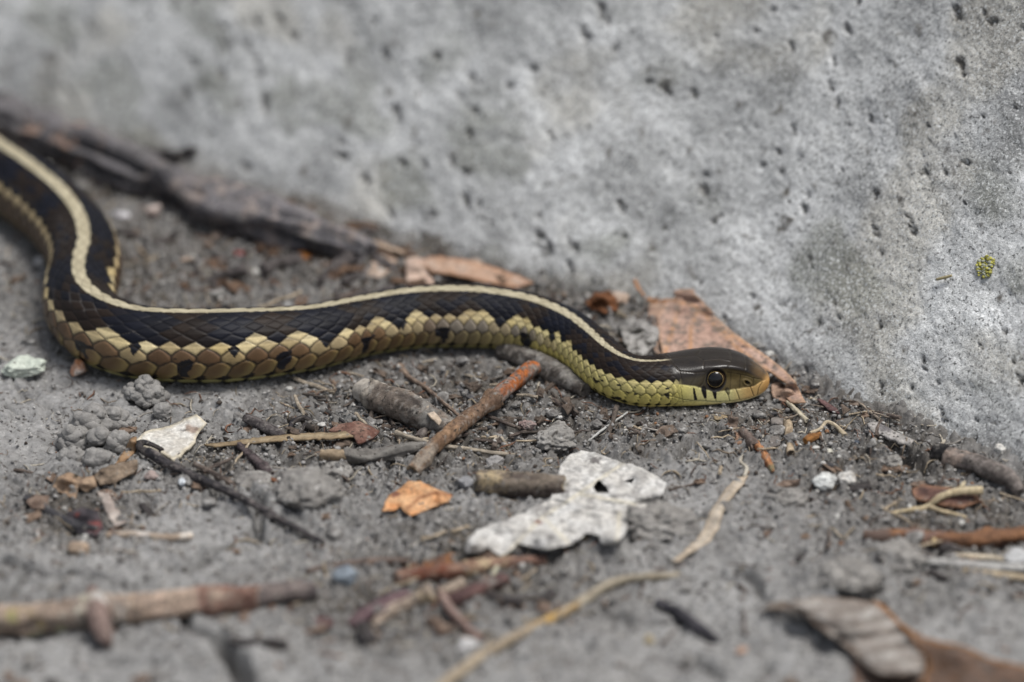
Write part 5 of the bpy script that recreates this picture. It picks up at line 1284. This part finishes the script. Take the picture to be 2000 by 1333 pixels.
# ---------------------------------------------------------------- pebbles and clods that can be told apart
for a in [
    ('pebble', 'smooth pale green-white pebble left of the snake coil', 'pebble', 45, 722, 86, 54, (0.50, 0.53, 0.46), (0.40, 0.44, 0.38)),
    ('pebble', 'orange-brown and white pebble tucked under the snake coil', 'pebble', 155, 722, 42, 40, (0.44, 0.20, 0.095), (0.55, 0.50, 0.45)),
    ('crystal_chip', 'bluish-white crystal chip beside the long black twig', 'chip', 358, 942, 20, 22, (0.55, 0.58, 0.60), (0.42, 0.45, 0.48)),
    ('pebble', 'flat pinkish pebble above the bluish-white crystal', 'pebble', 297, 930, 36, 18, (0.33, 0.26, 0.235), (0.24, 0.20, 0.185)),
    ('pebble', 'tan egg-shaped pebble above the mottled stick', 'pebble', 156, 1072, 42, 44, (0.36, 0.27, 0.195), (0.30, 0.235, 0.18)),
    ('quartz_stone', 'white quartz stone, wider of the pair right of the orange twig', 'stone', 1612, 942, 46, 38, (0.62, 0.63, 0.61), (0.42, 0.42, 0.40)),
    ('quartz_stone', 'white quartz stone, narrower of the pair right of the orange twig', 'stone', 1652, 938, 36, 40, (0.60, 0.59, 0.56), (0.36, 0.33, 0.29)),
    ('pebble', 'small white pebble lodged at the wall foot above the dark twig', 'pebble', 1953, 878, 24, 22, (0.62, 0.61, 0.57), (0.52, 0.50, 0.46)),
    ('pebble', 'tiny cream pebble beyond the amber husk', 'pebble', 1620, 882, 16, 12, (0.58, 0.56, 0.48), None),
    ('pebble', 'dark blue-black grain beside the wall foot crumbs', 'pebble', 1672, 866, 18, 18, (0.045, 0.055, 0.075), (0.08, 0.09, 0.11)),
    ('pebble', 'slate-grey pebble near the pale cut twig end', 'pebble', 908, 942, 32, 28, (0.20, 0.20, 0.205), (0.28, 0.28, 0.285)),
    ('pebble', 'round dusty pebble above the pale cut twig', 'pebble', 967, 903, 36, 28, (0.235, 0.225, 0.22), (0.30, 0.29, 0.28)),
    ('pebble', 'whitish oval pebble below the elbow-bent twig', 'pebble', 912, 1262, 44, 36, (0.42, 0.41, 0.40), (0.50, 0.49, 0.48)),
    ('pebble', 'pink rounded pebble behind the snake coil by the root', 'pebble', 300, 414, 38, 44, (0.44, 0.35, 0.31), (0.50, 0.44, 0.40)),
    ('pebble', 'elongated white pebble beside the snake coil near the root', 'pebble', 234, 420, 46, 22, (0.50, 0.49, 0.50), (0.40, 0.38, 0.39)),
    ('berry', 'dark red shrivelled berry below the thick root', 'berry', 466, 496, 26, 24, (0.24, 0.035, 0.025), (0.13, 0.02, 0.018)),
    ('seed', 'bright orange seed below the thick root', 'seed', 588, 503, 40, 22, (0.50, 0.21, 0.06), (0.40, 0.15, 0.04)),
    ('pebble', 'tiny white pebble between rust-crusted twig and throat', 'pebble', 935, 743, 18, 10, (0.60, 0.60, 0.59), None),
    ('pebble', 'small chalky grain near the silvery grass stem', 'pebble', 1091, 816, 18, 16, (0.60, 0.59, 0.56), None),
    ('pebble', 'pinkish crumbly grain below the chalky one', 'pebble', 1030, 832, 36, 32, (0.28, 0.20, 0.185), (0.21, 0.18, 0.165)),
    ('pebble', 'small yellow-tan pebble in the mud before the long straw', 'pebble', 1268, 1252, 18, 28, (0.46, 0.38, 0.24), None),
    ('pebble', 'salmon-pink chip beyond the charred twig', 'chip', 1448, 1272, 26, 16, (0.46, 0.31, 0.23), None),
    ('pebble', 'pale round pebble in the hollow above the grey-white leaf', 'pebble', 1620, 1160, 34, 28, (0.36, 0.355, 0.35), None),
    ('pebble', 'whitish pebble at the end of the pale reeds', 'pebble', 1990, 1087, 60, 34, (0.46, 0.46, 0.455), (0.36, 0.36, 0.355)),
    ('pebble', 'white chip behind the snake belly near the cast', 'pebble', 78, 515, 26, 30, (0.50, 0.49, 0.48), None),
]:
    pebble(*a[:8], c2=a[8])
for a in [
    ('soil_clod', 'flat grey clod tucked beside the white leaf edge', 'clod', 1288, 1020, 120, 62, 0.16),
    ('soil_clod', 'wide cracked clod behind the orange leaf piece', 'clod', 606, 958, 130, 62, 0.10),
    ('soil_clod', 'smooth rounded clod above the wide cracked one', 'clod', 655, 922, 66, 40, 0.07),
    ('soil_clod', 'low clod beside the long black twig', 'clod', 496, 944, 70, 34, 0.10),
    ('soil_clod', 'lumpy clod below the orange stick', 'clod', 1762, 1090, 90, 56, 0.14),
    ('soil_clod', 'broad pale clod above the grey-white leaf', 'clod', 1660, 1122, 110, 54, 0.12),
    ('soil_clod', 'small clod pair piece at the wall foot crumbs', 'clod', 1735, 905, 44, 34, 0.14),
    ('soil_clod', 'pitted clod above the white leaf top', 'clod', 1085, 862, 74, 50, 0.14),
    ('soil_clod', 'dark loose clod at the chin crumbs', 'clod', 1090, 838, 46, 22, 0.12),
    ('soil_clod', 'loose clod between papery strip and white quartz', 'clod', 1545, 975, 60, 30, 0.10),
]:
    g = rng.uniform(0.9, 1.1)
    pebble(a[0], a[1], a[2], a[3], a[4], a[5], a[6], np.array([0.275, 0.263, 0.245]) * g, np.array([0.20, 0.19, 0.176]) * g, mat='soil', sub=4, facets=4, rough=a[7] * 2.0, cut=0.7, sink=0.75, depth=a[5] / 20 * 0.9)

# lichen on the wall
W, nW = wall_point(1927, 522)
wnear = wv[:-2 * n_c]; W = W + nW * float(np.max(((wnear[np.argsort(np.sum((wnear - W) ** 2, 1))[:40]] - W) @ nW)))
t1 = np.cross(nW, [0, 0, 1.0]); t1 /= np.linalg.norm(t1); t2 = np.cross(nW, t1)
VV, FF, CC, nv = [], [], [], 0
for i in range(110):
    a = rng.uniform(0, 2 * math.pi); e = rng.random() ** 0.6 * 2.2; r = rng.uniform(0.18, 0.46)
    v, f = ICO[1]
    q = t1 * e * math.cos(a) * 0.85 + t2 * e * math.sin(a) - nW * rng.uniform(0.0, 0.35)
    VV.append(v * np.array([r, r, r * 0.7]) + q); FF.append(f + nv); nv += len(v)
    CC.append(np.tile(np.array([0.36, 0.34, 0.09]) * rng.uniform(0.6, 1.2) if rng.random() > 0.35 else np.array([0.30, 0.31, 0.24]), (len(v), 1)))
tag(link('lichen_patch', make_mesh('lichen_patch', np.vstack(VV), np.vstack(FF), np.vstack(CC), 'lichen'), None, W), 'small round yellow lichen patch on the concrete wall', 'lichen')
W2, n2 = wall_point(1846, 545)
twig('wall_straw', 'tiny straw stuck to the concrete beside the yellow lichen', 'straw', [(1832, 548), (1846, 544), (1862, 540)], (0.25, 0.3, 0.25), colA=(0.26, 0.22, 0.12), colB=(0.38, 0.33, 0.2), mat='wood', seg=8)
# ---------------------------------------------------------------- loose crumbs, grit and fibres
def scatter(n, seed, dens=None, pad=0.0, xr=(-112, 112), yr=(-165, 118), wide=False):
    """n points on the open dirt, denser in the debris"""
    r = np.random.default_rng(seed)
    out = []
    tot = 0
    while tot < n:
        x = r.uniform(*xr, 40000); y = r.uniform(*yr, 40000)
        px, py = project(np.stack([x, y, np.zeros_like(x)], 1))
        ok = (y < wall_y(x) - pad) & (wide | ((px > -60) & (px < 2060) & (py < 1390) & (py > 150)))
        w = 0.06 + 0.7 * debris_at(x, y) + 0.30 * np.clip(fbm2(x / 14, y / 14, 3, 701), 0, 1) + 0.55 * np.exp(-np.clip(wall_y(x) - y, 0, 99) / 8)
        ok &= r.random(len(x)) < w
        out.append(np.stack([x[ok], y[ok]], 1)); tot += ok.sum()
    return np.vstack(out)[:n], r

def merged(name, pts, rad, base, cols, r, flatten=(0.55, 1.0), sink=0.35, jitter=0.28):
    bv, bf = base
    n = len(pts); k = len(bv)
    a = r.uniform(0, 2 * math.pi, n); b = r.uniform(0, 2 * math.pi, n)
    V = np.repeat(bv[None], n, 0) * (1 + jitter * r.uniform(-1, 1, (n, k, 1)))
    V = V * np.stack([r.uniform(0.8, 1.3, n), r.uniform(0.7, 1.1, n), r.uniform(*flatten, n)], 1)[:, None]
    ca, sa = np.cos(a)[:, None], np.sin(a)[:, None]
    V = np.stack([V[..., 0] * ca - V[..., 1] * sa, V[..., 0] * sa + V[..., 1] * ca, V[..., 2]], -1)
    V = V * rad[:, None, None]
    z = ground_h(pts[:, 0], pts[:, 1], True)
    V[..., 0] += pts[:, 0:1]; V[..., 1] += pts[:, 1:2]; V[..., 2] += (z + rad * (0.8 - sink))[:, None]
    F = (bf[None] + (np.arange(n) * k)[:, None, None]).reshape(-1, 3)
    C = np.repeat(cols[:, None], k, 1).reshape(-1, 3)
    return V.reshape(-1, 3), F, C

def crumb_cols(n, r):
    g = r.normal(0.215, 0.06, n).clip(0.06, 0.36)[:, None] * np.array([[1.03, 1.0, 0.96]])
    k = r.random(n)
    g[k > 0.93] = np.array([0.40, 0.385, 0.36]) * r.uniform(0.7, 1.3, ((k > 0.93).sum(), 1))
    g[(k > 0.83) & (k < 0.90)] = np.array([0.06, 0.05, 0.043]) * r.uniform(0.6, 1.4, (((k > 0.83) & (k < 0.90)).sum(), 1))
    g[(k > 0.90) & (k < 0.92)] = np.array([0.22, 0.12, 0.07])
    return g

pts, r = scatter(40000, 811, xr=(-160, 150), yr=(-205, 150), wide=True)
rad = np.clip(np.exp(r.normal(-1.62, 0.5, len(pts))), 0.08, 0.55)
V, F, C = merged('crumbs', pts, rad, ICO[0], crumb_cols(len(pts), r), r)
cr = link('soil_crumbs', make_mesh('soil_crumbs', V, F, C, 'crumb'))
cr['kind'] = 'stuff'; cr['label'] = 'fine loose soil crumbs and grit strewn over the dirt'; cr['category'] = 'soil'

# rootlets and plant fibres
pts, r = scatter(5000, 823, xr=(-160, 150), yr=(-205, 150), wide=True)
VV, FF, CC, nv = [], [], [], 0
tri6 = np.array([[0, 1, 4], [0, 4, 3], [1, 2, 5], [1, 5, 4], [2, 0, 3], [2, 3, 5]])
L = np.clip(np.exp(r.normal(0.75, 0.55, len(pts))), 0.7, 8.0); w = r.uniform(0.05, 0.17, len(pts)) * np.clip(L / 3, 0.7, 1.5)
ang_ = r.uniform(0, 2 * math.pi, len(pts)); bend = r.normal(0, 0.5, len(pts))
pal = np.array([[0.34, 0.28, 0.20], [0.20, 0.16, 0.12], [0.07, 0.055, 0.048], [0.26, 0.24, 0.215], [0.16, 0.085, 0.055], [0.40, 0.36, 0.29]])
NS = 6
segs = []
for i in range(NS):
    t = i / (NS - 1) - 0.5
    a = ang_ + bend * t * 2
    segs.append(np.stack([pts[:, 0] + L * t * np.cos(a), pts[:, 1] + L * t * np.sin(a)], 1))
segs = np.stack(segs, 1)
zs = ground_h(segs[..., 0].ravel(), segs[..., 1].ravel(), True).reshape(len(pts), NS)
zs = 0.5 * zs + 0.5 * zs.max(1, keepdims=True) * np.array([0.9, 1, 1, 1, 1, 0.9])[None] + r.uniform(-0.05, 0.25, len(pts))[:, None] * np.linspace(0, 1, NS)[None]
dirx, diry = -np.sin(ang_), np.cos(ang_)
prof = np.array([0.5, 1, 1, 1, 0.9, 0.35])
V = np.zeros((len(pts), NS, 3, 3))
for q, (ou, oz) in enumerate(((-1, 0), (1, 0), (0, 1.3))):
    V[:, :, q, 0] = segs[..., 0] + ou * dirx[:, None] * w[:, None] * prof
    V[:, :, q, 1] = segs[..., 1] + ou * diry[:, None] * w[:, None] * prof
    V[:, :, q, 2] = zs + oz * w[:, None] * prof + 0.04
base = np.arange(len(pts))[:, None, None, None] * NS * 3 + np.arange(NS - 1)[None, :, None, None] * 3
F = (base + tri6[None, None]).reshape(-1, 3)
C = np.repeat(pal[r.integers(0, len(pal), len(pts))] * r.uniform(0.7, 1.25, (len(pts), 1)), NS * 3, 0)
fo = link('plant_fibres', make_mesh('plant_fibres', V.reshape(-1, 3), F, C, 'wood'))
fo['kind'] = 'stuff'; fo['label'] = 'fine rootlets and plant fibres strewn over the dirt'; fo['category'] = 'litter'

# larger loose pieces, one object each
def scatter_things(name, label, cat, group, n, seed, build, nvar=5, sink=0.3, size=1.0, **sc):
    meshes = [build(seed + 31 * i) for i in range(nvar)]
    pts, r = scatter(n * 3, seed, pad=1.0, **sc)
    d = polydist(pts[:, 0], pts[:, 1], ground_track)
    qx, qy = project(np.stack([pts[:, 0], pts[:, 1], np.zeros(len(pts))], 1))
    free = d > 7.6
    for ex, ey, ea, eb in ((1110, 985, 225, 125), (815, 975, 95, 55), (1660, 1240, 190, 95), (335, 853, 85, 55)):   # not through the larger leaves
        free &= np.hypot((qx - ex) / ea, (qy - ey) / eb) > 1
    pts = pts[free][:n]
    z = ground_h(pts[:, 0], pts[:, 1], True)
    for i, (x, y) in enumerate(pts):
        me, h = meshes[r.integers(nvar)]
        o = link(name, me, None, (x, y, z[i] + h * (0.5 - sink)))
        s = size * float(np.clip(np.exp(r.normal(0, 0.3)), 0.6, 1.7))
        o.scale = (s, s, s); o.rotation_euler = (r.normal(0, 0.15), r.normal(0, 0.15), r.uniform(0, 6.28))
        tag(o, label, cat, group)

def mk_clod(seed):
    rr = np.random.default_rng(seed)
    v, f = blob((rr.uniform(0.75, 1.25), rr.uniform(0.7, 1.0), rr.uniform(0.5, 0.75)), seed, 3, 7, 0.16, 0.6)
    c = blob_col(v, (0.25, 0.243, 0.232), (0.17, 0.163, 0.153), seed, 0.7)
    return make_mesh('soil_lump', v, f, c, 'soil'), 1.2
def mk_grit(col):
    def fn(seed):
        v, f = blob((0.62, 0.5, 0.42), seed, 2, 8, 0.08, 0.55)
        return make_mesh('grit', v, f, blob_col(v, col, np.array(col) * 0.75, seed, 0.6), 'stone'), 0.8
    return fn
def mk_bit(ca, cb, r0=0.2, r1=0.48):
    def fn(seed):
        rr = np.random.default_rng(seed)
        L = rr.uniform(2.2, 7.5); n = 12
        t = np.linspace(-L / 2, L / 2, n)
        path = np.stack([t, 0.25 * noise2(t / 1.5, 0.5, seed), 0.12 * noise2(t / 1.5, 3.5, seed)], 1)
        R0 = rr.uniform(r0, r1)
        V, F, c = tube(path, np.full(n, R0), seg=9, seed=seed, colA=ca, colB=cb, bark=0.18)
        return make_mesh('twig_bit', V, F, c, 'bark'), 2 * R0
    return fn
def mk_flake(ca, cb):
    def fn(seed):
        rr = np.random.default_rng(seed)
        k = 9; a = np.sort(rr.uniform(0, 2 * math.pi, k)); rad = rr.uniform(0.8, 2.1, k)
        ox, oy = rad * np.cos(a), rad * np.sin(a) * 0.75
        V = [(0, 0, 0.30)] + [(ox[i] * 0.55, oy[i] * 0.55, 0.25 + 0.15 * rr.normal()) for i in range(k)] + [(ox[i], oy[i], 0.18 * rr.normal()) for i in range(k)]
        V = np.array(V); V2 = V.copy(); V2[:, 2] -= 0.22; n = len(V)
        F = []
        for i in range(k):
            j = (i + 1) % k
            F += [(0, 1 + i, 1 + j), (1 + i, 1 + k + i, 1 + k + j, 1 + j), (n, n + 1 + j, n + 1 + i), (n + 1 + i, n + 1 + j, n + 1 + k + j, n + 1 + k + i), (1 + k + i, n + 1 + k + i, n + 1 + k + j, 1 + k + j)]
        V = np.vstack([V, V2])
        return make_mesh('leaf_bit', V, F, blob_col(V, ca, cb, seed, 0.8), 'leaf', smooth=False), 0.6
    return fn
scatter_things('soil_lump', 'rough grey crumb of dirt lying loose on the mud', 'soil lump', 'loose dirt crumbs on the mud', 280, 1011, mk_clod, 9, size=1.15)
scatter_things('grit', 'small pale grit grain lying on the mud', 'grit', 'pale grit grains on the mud', 70, 1023, mk_grit((0.50, 0.49, 0.46)), 4, sink=0.2)
scatter_things('dark_grit', 'small dark stone grain lying on the mud', 'grit', 'dark grit grains on the mud', 40, 1031, mk_grit((0.06, 0.058, 0.06)), 4, sink=0.2)
scatter_things('twig_bit', 'tiny dark broken twig bit in the dirt', 'twig bit', 'dark twig bits in the dirt', 130, 1041, mk_bit((0.05, 0.04, 0.036), (0.15, 0.12, 0.10)), 6, sink=0.1)
scatter_things('straw_chip', 'tiny tan straw chip in the dirt', 'straw bit', 'tan straw chips in the dirt', 70, 1051, mk_bit((0.24, 0.19, 0.13), (0.42, 0.35, 0.26), 0.13, 0.3), 6, sink=0.1)
scatter_things('leaf_bit', 'tiny brown dry leaf crumb in the dirt', 'leaf bit', 'brown leaf crumbs in the dirt', 120, 1061, mk_flake((0.11, 0.075, 0.055), (0.24, 0.175, 0.13)), 6, sink=0.2)

# heaped litter in the gap between the snake's back and the wall foot, and below the head
BACK = dict(xr=(-78, 36), yr=(10, 100)); HEADZ = dict(xr=(28, 80), yr=(-38, 0))
scatter_things('leaf_scrap', 'dark brown leaf scrap in the gap between snake back and wall foot', 'leaf scrap', 'leaf scraps behind the snake', 46, 1111, mk_flake((0.07, 0.045, 0.032), (0.17, 0.11, 0.075)), 6, sink=0.0, size=1.6, **BACK)
scatter_things('leaf_flake', 'pale tan leaf flake in the gap between snake back and wall foot', 'leaf flake', 'pale leaf flakes behind the snake', 16, 1121, mk_flake((0.34, 0.25, 0.19), (0.46, 0.37, 0.30)), 5, sink=0.0, size=1.5, **BACK)
scatter_things('bark_stick', 'dark bark stick in the gap between snake back and wall foot', 'stick', 'bark sticks behind the snake', 40, 1131, mk_bit((0.03, 0.027, 0.027), (0.12, 0.105, 0.10), 0.3, 0.75), 7, sink=0.0, size=1.5, **BACK)
scatter_things('bark_crumb', 'brown bark crumb in the dirt below the snake head', 'bark crumb', 'bark crumbs below the snake head', 34, 1141, mk_flake((0.10, 0.075, 0.058), (0.20, 0.155, 0.125)), 6, sink=0.0, size=0.9, **HEADZ)
scatter_things('stalk_bit', 'greyish stalk bit in the dirt below the snake head', 'stalk bit', 'stalk bits below the snake head', 26, 1151, mk_bit((0.13, 0.11, 0.09), (0.30, 0.25, 0.20), 0.12, 0.34), 6, sink=0.0, size=0.9, **HEADZ)
MID = dict(xr=(-42, 24), yr=(-44, -3))
scatter_things('bark_shred', 'dark bark shred in the litter around the thick branch stub', 'bark shred', 'bark shreds around the branch stub', 46, 1161, mk_flake((0.05, 0.04, 0.034), (0.15, 0.115, 0.09)), 6, sink=0.0, size=1.0, **MID)
scatter_things('dark_stalk', 'thin dark stalk bit in the litter around the thick branch stub', 'stalk bit', 'dark stalk bits around the branch stub', 44, 1171, mk_bit((0.03, 0.027, 0.025), (0.11, 0.09, 0.075), 0.14, 0.42), 7, sink=0.0, size=1.15, **MID)
scatter_things('wood_splinter', 'pale wood splinter in the litter around the thick branch stub', 'splinter', 'pale splinters around the branch stub', 20, 1181, mk_bit((0.22, 0.18, 0.135), (0.38, 0.33, 0.26), 0.12, 0.3), 5, sink=0.0, size=1.0, **MID)
FRONT = dict(xr=(-108, 108), yr=(-150, -55))
scatter_things('black_stick', 'short blackened stick lying in the front mud before the white leaf', 'stick', 'blackened sticks in the front mud', 16, 1191, mk_bit((0.022, 0.021, 0.022), (0.085, 0.075, 0.072), 0.35, 0.8), 6, sink=0.0, size=1.25, **FRONT)
scatter_things('leaf_shard', 'brownish leaf shard lying in the front mud before the white leaf', 'leaf shard', 'leaf shards in the front mud', 18, 1201, mk_flake((0.10, 0.065, 0.05), (0.24, 0.18, 0.14)), 6, sink=0.0, size=1.5, **FRONT)
